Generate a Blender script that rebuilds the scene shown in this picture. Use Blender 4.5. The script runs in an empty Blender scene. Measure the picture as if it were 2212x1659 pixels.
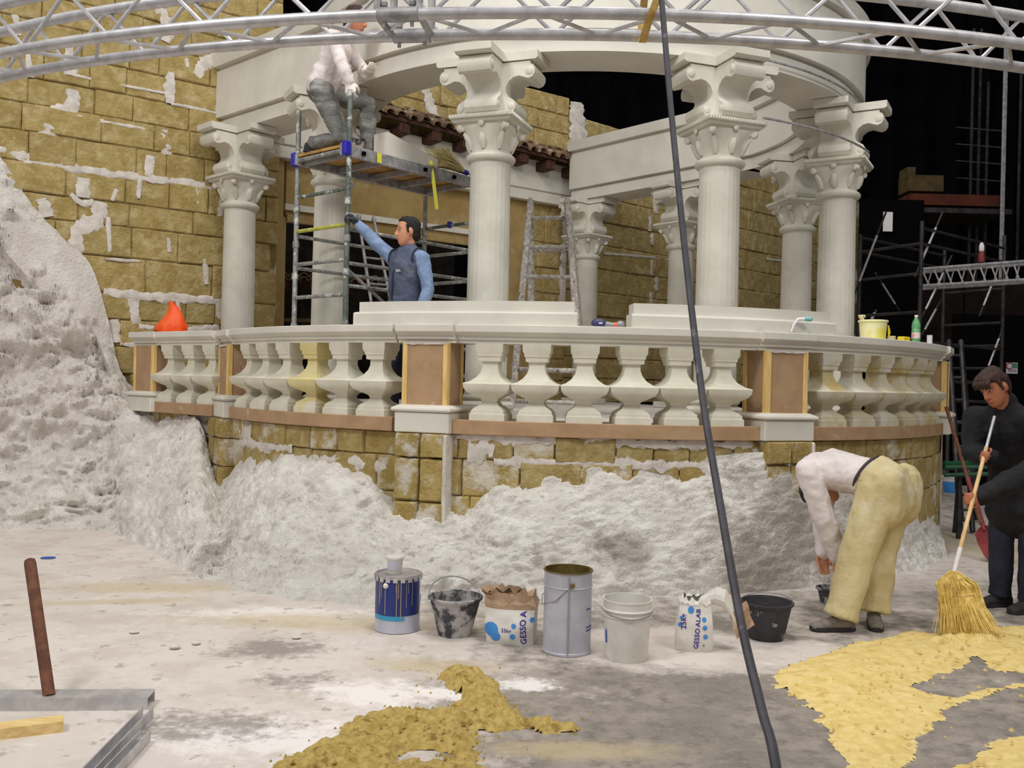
import bpy, math, random
from mathutils import Vector, Matrix, noise
random.seed(7)
PI = math.pi
D = bpy.data
SC = bpy.context.scene
COL = SC.collection
V = Vector

# ---------------------------------------------------------------- camera, world, lamps, exposure
FPX, ROLL, HOR, CAMZ = 2000.0, 0.0235, 9.5, 1.5      # focal length in px of a 2212x1659 frame, roll, horizon above centre
cam = D.cameras.new('camera'); cam_o = D.objects.new('camera', cam); COL.objects.link(cam_o)
cam.sensor_fit = 'HORIZONTAL'; cam.sensor_width = 36.0; cam.lens = 36.0 * FPX / 2212.0
cam.shift_y = -HOR / 2212.0
cam.clip_start = 0.05; cam.clip_end = 200
cam_o.matrix_world = Matrix.Translation((0, 0, CAMZ)) @ Matrix.Rotation(PI / 2, 4, 'X') @ Matrix.Rotation(ROLL, 4, 'Z')
SC.camera = cam_o
SC.view_settings.view_transform = 'Standard'
SC.view_settings.look = 'None'
SC.view_settings.gamma = 1.0
SC.view_settings.use_curve_mapping = False
SC.view_settings.exposure = 0.12

world = D.worlds.new('hall_ambient'); SC.world = world
world.use_nodes = True
wb = world.node_tree.nodes['Background']
wb.inputs[0].default_value = (1.0, 0.985, 0.965, 1)
wb.inputs[1].default_value = 0.42

def hall_lamp(name, loc, target, power, size, col=(1.0, 0.985, 0.955)):
    l = D.lights.new(name, 'AREA'); l.shape = 'DISK'; l.size = size; l.energy = power; l.color = col
    o = D.objects.new(name, l); COL.objects.link(o); o.location = loc
    o.rotation_euler = (V(target) - V(loc)).to_track_quat('-Z', 'Y').to_euler()
    return o
hall_lamp('hall_work_lamp', (-5.0, 1.0, 8.5), (-1.5, 9.0, 1.5), 330, 2.2)
hall_lamp('hall_work_lamp', (4.5, 0.5, 8.5), (1.5, 8.5, 1.5), 240, 2.2)
hall_lamp('hall_work_lamp', (0.5, 5.0, 10.0), (0.5, 6.8, 0), 260, 2.6)
hall_lamp('hall_work_lamp', (2.2, 12.6, 10.5), (1.2, 13.2, 2), 110, 2.0)

# ---------------------------------------------------------------- helpers
CR, SR = math.cos(ROLL), math.sin(ROLL)
def _uv(px, py):
    dx, dy = px - 1106.0, py - 829.5
    return dx * CR + dy * SR, -dx * SR + dy * CR + HOR
def P(px, py, Y):
    """world point at depth Y that the photograph shows at px, py"""
    u, v = _uv(px, py)
    return V((u / FPX * Y, Y, CAMZ - v / FPX * Y))
def G(px, py, z=0.0):
    """world point on the level z"""
    u, v = _uv(px, py)
    Y = (CAMZ - z) * FPX / v
    return V((u / FPX * Y, Y, z))
def proj(p):
    u = p[0] / p[1] * FPX; v = (CAMZ - p[2]) / p[1] * FPX - HOR
    return 1106 + u * CR - v * SR, 829.5 + u * SR + v * CR

def lin(c):
    c /= 255.0
    return c / 12.92 if c <= 0.04045 else ((c + 0.055) / 1.055) ** 2.4
KL = 1.0 / 0.86
def C(r, g, b, k=KL):
    return (min(lin(r) * k, .93), min(lin(g) * k, .93), min(lin(b) * k, .93), 1)

MATS = {}
def M(name, c1, c2=None, scale=6.0, rough=0.8, metal=0.0, bump=0.0, bscale=25.0, lo=0.4, hi=0.6, rand=0.0, c3=None, s3=2.0,
      lo3=0.55, hi3=0.7, spec=0.4, stretch=None, detail=6.0, trans=0.0, bdist=0.02, world=False):
    m = D.materials.new(name); m.use_nodes = True
    nt = m.node_tree; n = nt.nodes; L = nt.links
    b = n['Principled BSDF']
    b.inputs['Roughness'].default_value = rough; b.inputs['Metallic'].default_value = metal
    b.inputs['Specular IOR Level'].default_value = spec
    if trans: b.inputs['Transmission Weight'].default_value = trans
    tc = n.new('ShaderNodeNewGeometry' if world else 'ShaderNodeTexCoord'); vec = tc.outputs['Position' if world else 'Object']
    if stretch:
        mp = n.new('ShaderNodeMapping'); mp.inputs['Scale'].default_value = stretch
        L.new(vec, mp.inputs['Vector']); vec = mp.outputs['Vector']
    col = None
    def nz(sc, det=detail):
        t = n.new('ShaderNodeTexNoise'); t.inputs['Scale'].default_value = sc; t.inputs['Detail'].default_value = det
        t.inputs['Roughness'].default_value = 0.62
        L.new(vec, t.inputs['Vector']); return t.outputs['Fac']
    def ramp(fac, a, z, ca, cb):
        r = n.new('ShaderNodeValToRGB'); r.color_ramp.elements[0].position = a; r.color_ramp.elements[1].position = z
        r.color_ramp.elements[0].color = ca; r.color_ramp.elements[1].color = cb
        L.new(fac, r.inputs['Fac']); return r.outputs['Color']
    if c2 is None:
        rgb = n.new('ShaderNodeRGB'); rgb.outputs[0].default_value = c1; col = rgb.outputs[0]
    else:
        col = ramp(nz(scale), lo, hi, c1, c2)
    if c3 is not None:
        f = ramp(nz(s3, 8.0), lo3, hi3, (0, 0, 0, 1), (1, 1, 1, 1))
        mx = n.new('ShaderNodeMix'); mx.data_type = 'RGBA'
        L.new(f, mx.inputs['Factor']); L.new(col, mx.inputs['A']); mx.inputs['B'].default_value = c3
        col = mx.outputs['Result']
    if rand:
        oi = n.new('ShaderNodeObjectInfo')
        hs = n.new('ShaderNodeHueSaturation')
        mr = n.new('ShaderNodeMapRange'); mr.inputs['To Min'].default_value = 1 - rand; mr.inputs['To Max'].default_value = 1 + rand
        L.new(oi.outputs['Random'], mr.inputs['Value']); L.new(mr.outputs['Result'], hs.inputs['Value'])
        L.new(col, hs.inputs['Color']); col = hs.outputs['Color']
    L.new(col, b.inputs['Base Color'])
    if bump:
        bp = n.new('ShaderNodeBump'); bp.inputs['Strength'].default_value = bump; bp.inputs['Distance'].default_value = bdist
        L.new(nz(bscale, 8.0), bp.inputs['Height']); L.new(bp.outputs['Normal'], b.inputs['Normal'])
    MATS[name] = m
    return m

class MB:
    """collects geometry in world coordinates; build() links it as one mesh object"""
    def __init__(s): s.v = []; s.f = []
    def add(s, vs, fs):
        o = len(s.v); s.v += [V(v) for v in vs]; s.f += [tuple(i + o for i in f) for f in fs]; return s
    def box(s, c, d, rot=None):
        hx, hy, hz = d[0] / 2, d[1] / 2, d[2] / 2
        pts = [V((x, y, z)) for x in (-hx, hx) for y in (-hy, hy) for z in (-hz, hz)]
        if rot is not None: pts = [rot @ p for p in pts]
        return s.add([p + V(c) for p in pts], [(0, 1, 3, 2), (4, 6, 7, 5), (0, 4, 5, 1), (2, 3, 7, 6), (0, 2, 6, 4), (1, 5, 7, 3)])
    def bevbox(s, c, d, b=0.01, rot=None):
        hx, hy, hz = d[0] / 2, d[1] / 2, d[2] / 2
        prof = [(-hx + b, -hy), (hx - b, -hy), (hx, -hy + b), (hx, hy - b), (hx - b, hy), (-hx + b, hy), (-hx, hy - b), (-hx, -hy + b)]
        rings = []
        for z, k in ((-hz, b), (-hz + b, 0), (hz - b, 0), (hz, b)):
            rings.append([V((x * (1 - k / hx), y * (1 - k / hy), z)) for x, y in prof])
        if rot is not None: rings = [[rot @ p for p in r] for r in rings]
        return s.loft([[p + V(c) for p in r] for r in rings])
    def loft(s, rings, caps=True, closed=True):
        n = len(rings[0]); vs = [p for r in rings for p in r]; fs = []
        for i in range(len(rings) - 1):
            for j in range(n if closed else n - 1):
                a = i * n + j; b = i * n + (j + 1) % n
                fs.append((a, b, b + n, a + n))
        if caps: fs.append(tuple(range(n - 1, -1, -1))); fs.append(tuple(range((len(rings) - 1) * n, len(rings) * n)))
        return s.add(vs, fs)
    def tube(s, pts, r, n=8, caps=True, ref=None):
        pts = [V(p) for p in pts]; m = len(pts)
        rs = r if isinstance(r, (list, tuple)) else [r] * m
        t0 = (pts[1] - pts[0]).normalized()
        up = V(ref) if ref is not None else (V((0, 0, 1)) if abs(t0.z) < .9 else V((1, 0, 0)))
        rings = []
        for i, p in enumerate(pts):
            t = (pts[min(i + 1, m - 1)] - pts[max(i - 1, 0)]).normalized()
            a = up - t * up.dot(t); a.normalize(); b = t.cross(a); up = a
            rings.append([p + (a * math.cos(2 * PI * k / n) + b * math.sin(2 * PI * k / n)) * rs[i] for k in range(n)])
        return s.loft(rings, caps)
    def lathe(s, prof, n=24, c=(0, 0, 0), rot=None, caps=True, square=False, sx=1, sy=1):
        rings = []
        for r, z in prof:
            if square: ring = [V((-r * sx, -r * sy, z)), V((r * sx, -r * sy, z)), V((r * sx, r * sy, z)), V((-r * sx, r * sy, z))]
            else: ring = [V((r * sx * math.cos(2 * PI * k / n), r * sy * math.sin(2 * PI * k / n), z)) for k in range(n)]
            if rot is not None: ring = [rot @ p for p in ring]
            rings.append([p + V(c) for p in ring])
        return s.loft(rings, caps)
    def sweep(s, prof, frames, caps=True):
        """prof: (a, z) closed outline; frames: (xy origin, xy outward)"""
        rings = [[V((o[0] + w[0] * a, o[1] + w[1] * a, z)) for a, z in prof] for o, w in frames]
        return s.loft(rings, caps)
    def extrude(s, outline, o, ax, az, width):
        """outline of (a, z) in the plane of ax, az through o, extruded by +-width/2 along ax x az"""
        o, ax, az = V(o), V(ax).normalized(), V(az).normalized(); w = ax.cross(az)
        return s.loft([[o + ax * a + az * z + w * k for a, z in outline] for k in (-width / 2, width / 2)])
    def build(s, name, mat=None, parent=None, smooth=True, angle=38, origin=False, fixnormals=True):
        vs = s.v; loc = None
        if parent is not None:
            inv = wm(parent).inverted(); vs = [inv @ v for v in vs]
        elif origin:
            lo = [min(v[i] for v in vs) for i in range(3)]; hi = [max(v[i] for v in vs) for i in range(3)]
            loc = V(((lo[0] + hi[0]) / 2, (lo[1] + hi[1]) / 2, lo[2])); vs = [v - loc for v in vs]
        me = D.meshes.new(name); me.from_pydata([tuple(v) for v in vs], [], s.f)
        if fixnormals:
            import bmesh
            bm = bmesh.new(); bm.from_mesh(me); bmesh.ops.recalc_face_normals(bm, faces=bm.faces); bm.to_mesh(me); bm.free()
        if smooth:
            me.polygons.foreach_set('use_smooth', [True] * len(me.polygons)); me.set_sharp_from_angle(angle=math.radians(angle))
        if mat is not None: me.materials.append(MATS[mat] if isinstance(mat, str) else mat)
        o = D.objects.new(name, me); COL.objects.link(o)
        if parent is not None: o.parent = parent
        if loc is not None: o.location = loc
        return o

def wm(o):
    m = o.matrix_basis.copy()
    while o.parent is not None:
        o = o.parent; m = o.matrix_basis @ m
    return m
def thing(name, label, cat, loc=(0, 0, 0), rz=0.0, group=None):
    o = D.objects.new(name, None); o.empty_display_size = 0.1; COL.objects.link(o)
    o.location = loc; o.rotation_euler = (0, 0, rz)
    return tag(o, label, cat, group)
def tag(o, label=None, cat=None, group=None, kind=None):
    if label: o['label'] = label
    if cat: o['category'] = cat
    if group: o['group'] = group
    if kind: o['kind'] = kind
    return o
def copy_tree(o, parent=None):
    c = o.copy(); COL.objects.link(c); c.parent = parent
    for ch in list(o.children):
        if ch.name in COL.objects: copy_tree(ch, c)
    return c
def rotz(a): return Matrix.Rotation(a, 3, 'Z')
def smoothstep(a, b, x):
    t = max(0.0, min(1.0, (x - a) / (b - a))); return t * t * (3 - 2 * t)
def interp(tab, x):
    if x <= tab[0][0]: return tab[0][1]
    for (x0, y0), (x1, y1) in zip(tab, tab[1:]):
        if x <= x1: return y0 + (y1 - y0) * (x - x0) / (x1 - x0)
    return tab[-1][1]
def spline(pts, n=8):
    """Catmull-Rom through the points"""
    pts = [V(p) for p in pts]; out = []
    for i in range(len(pts) - 1):
        p0 = pts[max(i - 1, 0)]; p1 = pts[i]; p2 = pts[i + 1]; p3 = pts[min(i + 2, len(pts) - 1)]
        for k in range(n):
            t = k / n
            out.append(0.5 * (2 * p1 + (p2 - p0) * t + (2 * p0 - 5 * p1 + 4 * p2 - p3) * t * t + (3 * p1 - p0 - 3 * p2 + p3) * t ** 3))
    out.append(pts[-1]); return out
def inpoly(x, y, poly):
    c = False; n = len(poly); j = n - 1
    for i in range(n):
        xi, yi = poly[i][0], poly[i][1]; xj, yj = poly[j][0], poly[j][1]
        if (yi > y) != (yj > y) and x < (xj - xi) * (y - yi) / (yj - yi) + xi: c = not c
        j = i
    return c
def polydist(x, y, poly):
    """signed distance, positive inside"""
    d = 1e9; n = len(poly)
    for i in range(n):
        x0, y0 = poly[i][0], poly[i][1]; x1, y1 = poly[(i + 1) % n][0], poly[(i + 1) % n][1]
        dx, dy = x1 - x0, y1 - y0
        t = max(0, min(1, ((x - x0) * dx + (y - y0) * dy) / (dx * dx + dy * dy + 1e-12)))
        d = min(d, math.hypot(x - x0 - t * dx, y - y0 - t * dy))
    return d if inpoly(x, y, poly) else -d
def fbm(p, sc=1.0, octv=5, H=0.9):
    return noise.fractal(V(p) * sc, H, 2.1, octv)

# ---------------------------------------------------------------- materials
M('white_plaster', C(201, 197, 186), C(188, 184, 172), scale=2.5, rough=.7, bump=.12, bscale=60, c3=C(180, 173, 154), s3=3.0, lo3=.60, hi3=.8, world=True)
M('white_paint', C(204, 200, 190), C(194, 190, 180), scale=2.0, rough=.6, bump=.06, bscale=80, world=True)
M('baluster_plaster', C(206, 202, 187), C(194, 190, 172), scale=4, rough=.6, bump=.1, bscale=60, world=True)
M('yellowed_plaster', C(208, 196, 148), C(198, 182, 122), scale=4, rough=.5, bump=.1, bscale=60, c3=C(205, 200, 182), s3=3, lo3=.5, hi3=.6)
M('worn_baluster', C(200, 195, 182), C(186, 178, 150), scale=5, rough=.6, bump=.15, bscale=60, c3=C(180, 160, 104), s3=4.0, lo3=.52, hi3=.64, world=True)
M('sandstone', C(169, 149, 97), C(152, 130, 78), scale=6, rough=.95, bump=1.0, bscale=22, rand=.06, c3=C(190, 174, 132), s3=7, lo3=.50, hi3=.72, bdist=.035, world=True)
M('sandstone_joint', C(126, 106, 62), C(110, 92, 54), scale=8, rough=.95, bump=.3, c3=C(190, 180, 160), s3=1.3, lo3=.52, hi3=.6, world=True)
M('sandstone_smear', C(170, 149, 94), C(152, 130, 74), scale=6, rough=.95, bump=1.0, bscale=22, rand=.06, c3=C(200, 192, 178), s3=4.5, lo3=.50, hi3=.62, bdist=.03, world=True)
M('plaster_patch', C(205, 197, 190), C(184, 176, 168), scale=9, rough=.9, bump=.6, bscale=30, world=True)
M('rock_plaster', C(232, 227, 220), C(214, 208, 200), scale=5.0, rough=.92, bump=1.0, bscale=34, c3=C(176, 169, 160), s3=7.0, lo3=.58, hi3=.70, bdist=.035, detail=10)
M('mdf', C(164, 134, 103), C(152, 122, 92), scale=5, rough=.8, bump=.05, c3=C(182, 160, 134), s3=7, lo3=.62, hi3=.72, world=True)
M('batten_pine', C(216, 186, 122), C(198, 164, 100), scale=6, stretch=(6, 6, .8), rough=.7, bump=.1)
M('facade_ochre', C(156, 134, 88), C(136, 112, 66), scale=1.6, rough=.9, bump=.3, bscale=20, c3=C(176, 160, 124), s3=2, lo3=.56, hi3=.75)
M('dark_void', C(11, 10, 11, 1), C(7, 7, 8, 1), rough=.98, spec=.05)
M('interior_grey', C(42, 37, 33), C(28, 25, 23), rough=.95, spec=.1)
M('curtain', C(15, 15, 19, 1), C(9, 9, 12, 1), scale=1, rough=.98, spec=.02)
M('aluminium', C(196, 194, 196), C(174, 172, 174), scale=12, rough=.42, metal=.55, bump=.04)
M('aluminium_dull', C(166, 164, 166), C(134, 132, 134), scale=14, rough=.5, metal=.35)
M('galvanised', C(146, 146, 143), C(116, 117, 115), scale=18, rough=.55, metal=.3, c3=C(190, 188, 182), s3=14, lo3=.55, hi3=.63)
M('green_pipe', C(102, 110, 104), C(78, 86, 80), scale=14, rough=.6, metal=.2, c3=C(180, 182, 176), s3=13, lo3=.56, hi3=.64)
M('yellow_pipe', C(170, 170, 74), C(146, 146, 60), scale=10, rough=.6, c3=C(196, 196, 180), s3=9, lo3=.58, hi3=.66)
M('splattered_ladder', C(196, 190, 182), C(158, 151, 144), scale=26, rough=.85, bump=.8, bscale=40, lo=.42, hi=.56, c3=C(112, 104, 98), s3=16, lo3=.6, hi3=.66)
M('dark_pipe', C(64, 62, 62), C(42, 40, 40), scale=9, rough=.5, metal=.5)
M('flat_brown', C(34, 27, 24), C(26, 20, 18), rough=.95, spec=.1)
M('clay_tile', C(120, 96, 72), C(78, 60, 46), scale=7, rough=.95, bump=.4, c3=C(176, 160, 136), s3=6, lo3=.55, hi3=.66, rand=.25)
M('dark_wood', C(78, 46, 30), C(48, 28, 20), scale=6, stretch=(3, 3, 3), rough=.8, bump=.2)
M('deck_wood', C(176, 136, 76), C(140, 104, 56), scale=5, rough=.8)
M('pine_fresh', C(222, 196, 140), C(204, 172, 110), scale=5, stretch=(1, 8, 8), rough=.7, bump=.08)
M('blue_plastic', C(38, 34, 150), rough=.35)
M('orange_plastic', C(240, 92, 28), C(222, 72, 18), scale=8, rough=.35, bump=.5, bscale=18)
M('rust', C(112, 72, 52), C(86, 54, 42), scale=16, rough=.85, bump=.3, c3=C(134, 112, 96), s3=7, lo3=.6, hi3=.75)
M('black_rubber', C(50, 48, 52), C(38, 36, 40), scale=20, rough=.7)
M('cable_black', C(62, 60, 66), C(48, 46, 52), scale=14, rough=.55, c3=C(120, 118, 122), s3=10, lo3=.62, hi3=.7)
M('bucket_dusty', C(70, 68, 74), C(50, 48, 54), scale=7, rough=.8, c3=C(166, 162, 160), s3=9, lo3=.46, hi3=.56, bump=.2)
M('bucket_black', C(58, 56, 60), C(44, 42, 46), scale=7, rough=.75, c3=C(150, 148, 148), s3=15, lo3=.6, hi3=.66, bump=.15)
M('bucket_inside', C(150, 146, 142), C(110, 108, 108), scale=8, rough=.9)
M('tin_blue', C(36, 52, 118), C(30, 42, 100), scale=6, rough=.4, c3=C(150, 140, 124), s3=8, lo3=.66, hi3=.7, stretch=(2, 2, .35))
M('tin_cyan', C(52, 142, 178), rough=.4)
M('tin_steel', C(186, 186, 196), C(168, 168, 180), scale=5, rough=.45, metal=.25, c3=C(190, 184, 160), s3=3, lo3=.6, hi3=.75)
M('tin_lid', C(168, 160, 158), C(140, 134, 134), scale=6, rough=.6, metal=.1)
M('tin_inside', C(112, 96, 46), C(80, 66, 28), scale=7, rough=.5, c3=C(190, 184, 160), s3=5, lo3=.6, hi3=.66)
M('plastic_white', C(214, 210, 204), C(198, 194, 186), scale=5, rough=.5, c3=C(170, 164, 156), s3=6, lo3=.64, hi3=.7)
M('label_grey', C(190, 190, 206), rough=.6)
M('label_blue', C(48, 84, 160), rough=.5)
M('paper_white', C(216, 212, 206), C(204, 200, 192), scale=7, rough=.8, bump=.3, bscale=14)
M('paper_brown', C(184, 156, 130), C(160, 132, 106), scale=7, rough=.85, bump=.4, bscale=14)
M('seam_grey', C(150, 148, 150), rough=.5, metal=.3)
M('print_blue', C(64, 132, 200), rough=.6)
M('print_purple', C(52, 40, 138), rough=.6)
M('sand_olive', C(190, 166, 100), C(166, 140, 74), scale=30, rough=.98, bump=.7, bscale=60, c3=C(140, 114, 56), s3=16, lo3=.56, hi3=.66)
M('sawdust_yellow', C(232, 208, 142), C(220, 192, 118), scale=18, rough=.98, bump=.6, bscale=90, c3=C(200, 168, 92), s3=9, lo3=.58, hi3=.7)
M('straw', C(224, 198, 120), C(198, 168, 86), scale=30, rough=.8, bump=.2)
M('straw_pale', C(218, 206, 164), C(196, 182, 130), scale=30, rough=.8)
M('handle_wood', C(222, 190, 142), C(204, 168, 116), scale=8, rough=.6)
M('tape_yellow', C(206, 204, 62), rough=.5)
M('strap_ochre', C(196, 164, 98), C(170, 136, 74), scale=20, rough=.8)
M('red_paint', C(134, 52, 54), C(110, 40, 44), scale=8, rough=.5, c3=C(150, 110, 104), s3=9, lo3=.6, hi3=.7)
M('green_paint', C(20, 84, 52), C(14, 66, 40), rough=.5)
M('bottle_green', C(120, 190, 132), C(90, 166, 104), scale=9, rough=.12, trans=.35, spec=.6)
M('label_red', C(212, 196, 190), C(186, 90, 90), scale=12, rough=.5)
M('yellow_pot', C(232, 226, 168), C(226, 222, 190), scale=4, rough=.5, c3=C(226, 214, 92), s3=5, lo3=.5, hi3=.58)
M('yellow_box', C(230, 204, 40), C(214, 186, 30), rough=.5)
M('tool_blue', C(52, 52, 92), rough=.4)
M('tool_grey', C(140, 136, 140), rough=.4, metal=.4)
M('tool_red', C(206, 92, 66), rough=.4)
M('teal', C(120, 178, 172), rough=.5)
M('skin', C(196, 140, 110), C(184, 126, 98), scale=9, rough=.55)
M('skin_dark', C(176, 112, 84), C(160, 98, 72), scale=9, rough=.55)
M('hair_black', C(26, 22, 22), C(16, 14, 14), scale=60, rough=.5, bump=.5, bscale=120)
M('hair_brown', C(66, 42, 36), C(44, 28, 26), scale=60, rough=.5, bump=.5, bscale=120)
M('eye_white', C(150, 130, 120), rough=.3)
M('lips', C(170, 98, 84), rough=.5)
M('shirt_blue', C(126, 146, 178), C(110, 130, 162), scale=7, rough=.9, bump=.5, bscale=16)
M('vest_blue', C(82, 90, 112), C(64, 70, 90), scale=7, rough=.9, bump=.6, bscale=14, c3=C(112, 114, 124), s3=4, lo3=.58, hi3=.7)
M('collar_dark', C(40, 44, 58), rough=.9)
M('glove_dark', C(62, 70, 78), C(46, 52, 60), scale=14, rough=.9)
M('glove_white', C(222, 214, 206), C(206, 196, 186), scale=14, rough=.9)
M('shirt_white', C(218, 208, 206), C(200, 190, 190), scale=5, rough=.9, bump=.7, bscale=9)
M('shirt_grey', C(190, 184, 182), C(168, 162, 160), scale=6, rough=.9, bump=.7, bscale=10)
M('trousers_beige', C(204, 190, 150), C(186, 170, 124), scale=4, rough=.95, bump=.7, bscale=8, c3=C(214, 206, 186), s3=3, lo3=.55, hi3=.7)
M('trousers_dusty', C(118, 118, 114), C(88, 88, 86), scale=4, stretch=(1, 1, 3), rough=.95, bump=.5, bscale=9, c3=C(158, 156, 150), s3=3, lo3=.5, hi3=.66)
M('trousers_navy', C(48, 50, 66), C(36, 38, 50), scale=5, rough=.95)
M('jacket_black', C(30, 30, 35), C(20, 20, 24), scale=5, rough=.85, bump=.6, bscale=8)
M('belt_dark', C(70, 58, 58), rough=.8)
M('shoe_dusty', C(136, 126, 118), C(104, 96, 90), scale=8, rough=.9, bump=.3)
M('shoe_dark', C(52, 48, 50), C(38, 36, 38), scale=8, rough=.8)
M('sign_white', C(190, 182, 196), rough=.5)
M('sign_green', C(60, 120, 90), rough=.5)
M('panel_grey', C(96, 96, 88), C(80, 80, 74), scale=2, rough=.9)
M('orange_beam', C(88, 36, 18), C(66, 26, 14), scale=3, rough=.8)
M('crate_wood', C(84, 68, 38), C(62, 50, 28), scale=4, rough=.8)
M('white_card', C(214, 210, 212), rough=.7)
M('pebble', C(210, 205, 196), C(186, 180, 170), scale=20, rough=.95, bump=.4)
M('drip_tan', C(158, 138, 116), rough=.7)

def tint_region(mat, spots, col, amount=.7):
    """uneven dirt and tint over places of the rock: (centre, radii)"""
    nt = MATS[mat].node_tree; n = nt.nodes; L = nt.links; b = n['Principled BSDF']; src = b.inputs['Base Color'].links[0].from_socket
    tc = n.new('ShaderNodeTexCoord'); tot = None
    for c, r in spots:
        mp = n.new('ShaderNodeMapping'); mp.vector_type = 'TEXTURE'; mp.inputs['Location'].default_value = c; mp.inputs['Scale'].default_value = r; L.new(tc.outputs['Object'], mp.inputs['Vector'])
        ln = n.new('ShaderNodeVectorMath'); ln.operation = 'LENGTH'; L.new(mp.outputs['Vector'], ln.inputs[0])
        sb = n.new('ShaderNodeMath'); sb.operation = 'SUBTRACT'; sb.inputs[0].default_value = 1; L.new(ln.outputs['Value'], sb.inputs[1])
        if tot is None: tot = sb.outputs[0]
        else:
            mx = n.new('ShaderNodeMath'); mx.operation = 'MAXIMUM'; L.new(tot, mx.inputs[0]); L.new(sb.outputs[0], mx.inputs[1]); tot = mx.outputs[0]
    nz = n.new('ShaderNodeTexNoise'); nz.inputs['Scale'].default_value = 5; nz.inputs['Detail'].default_value = 10; nz.inputs['Roughness'].default_value = .72; L.new(tc.outputs['Object'], nz.inputs['Vector'])
    a = n.new('ShaderNodeMath'); a.operation = 'MULTIPLY_ADD'; a.inputs[1].default_value = 2.4; a.inputs[2].default_value = -1.2; L.new(nz.outputs['Fac'], a.inputs[0])
    s2 = n.new('ShaderNodeMath'); s2.operation = 'ADD'; L.new(tot, s2.inputs[0]); L.new(a.outputs[0], s2.inputs[1])
    mr = n.new('ShaderNodeMapRange'); mr.inputs['From Min'].default_value = 0; mr.inputs['From Max'].default_value = .6; mr.inputs['To Max'].default_value = amount; L.new(s2.outputs[0], mr.inputs['Value'])
    m = n.new('ShaderNodeMix'); m.data_type = 'RGBA'; L.new(mr.outputs['Result'], m.inputs['Factor']); L.new(src, m.inputs['A']); m.inputs['B'].default_value = col; L.new(m.outputs['Result'], b.inputs['Base Color'])
tint_region('rock_plaster', [(tuple(P(1730, 1130, 7.0)), (.75, 1.2, .75)), (tuple(P(1660, 1240, 6.8)), (.6, .8, .4)), (tuple(P(1340, 1180, 6.6)), (.25, .4, .18)), (tuple(P(470, 1180, 7.2)), (.18, .4, .25))], C(166, 156, 146), .75)
tint_region('rock_plaster', [(tuple(P(60, 700, 9.3)), (1.4, 1.5, 2.2))], C(212, 201, 197), .45)  # pinkish tone over the left cliff
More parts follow.
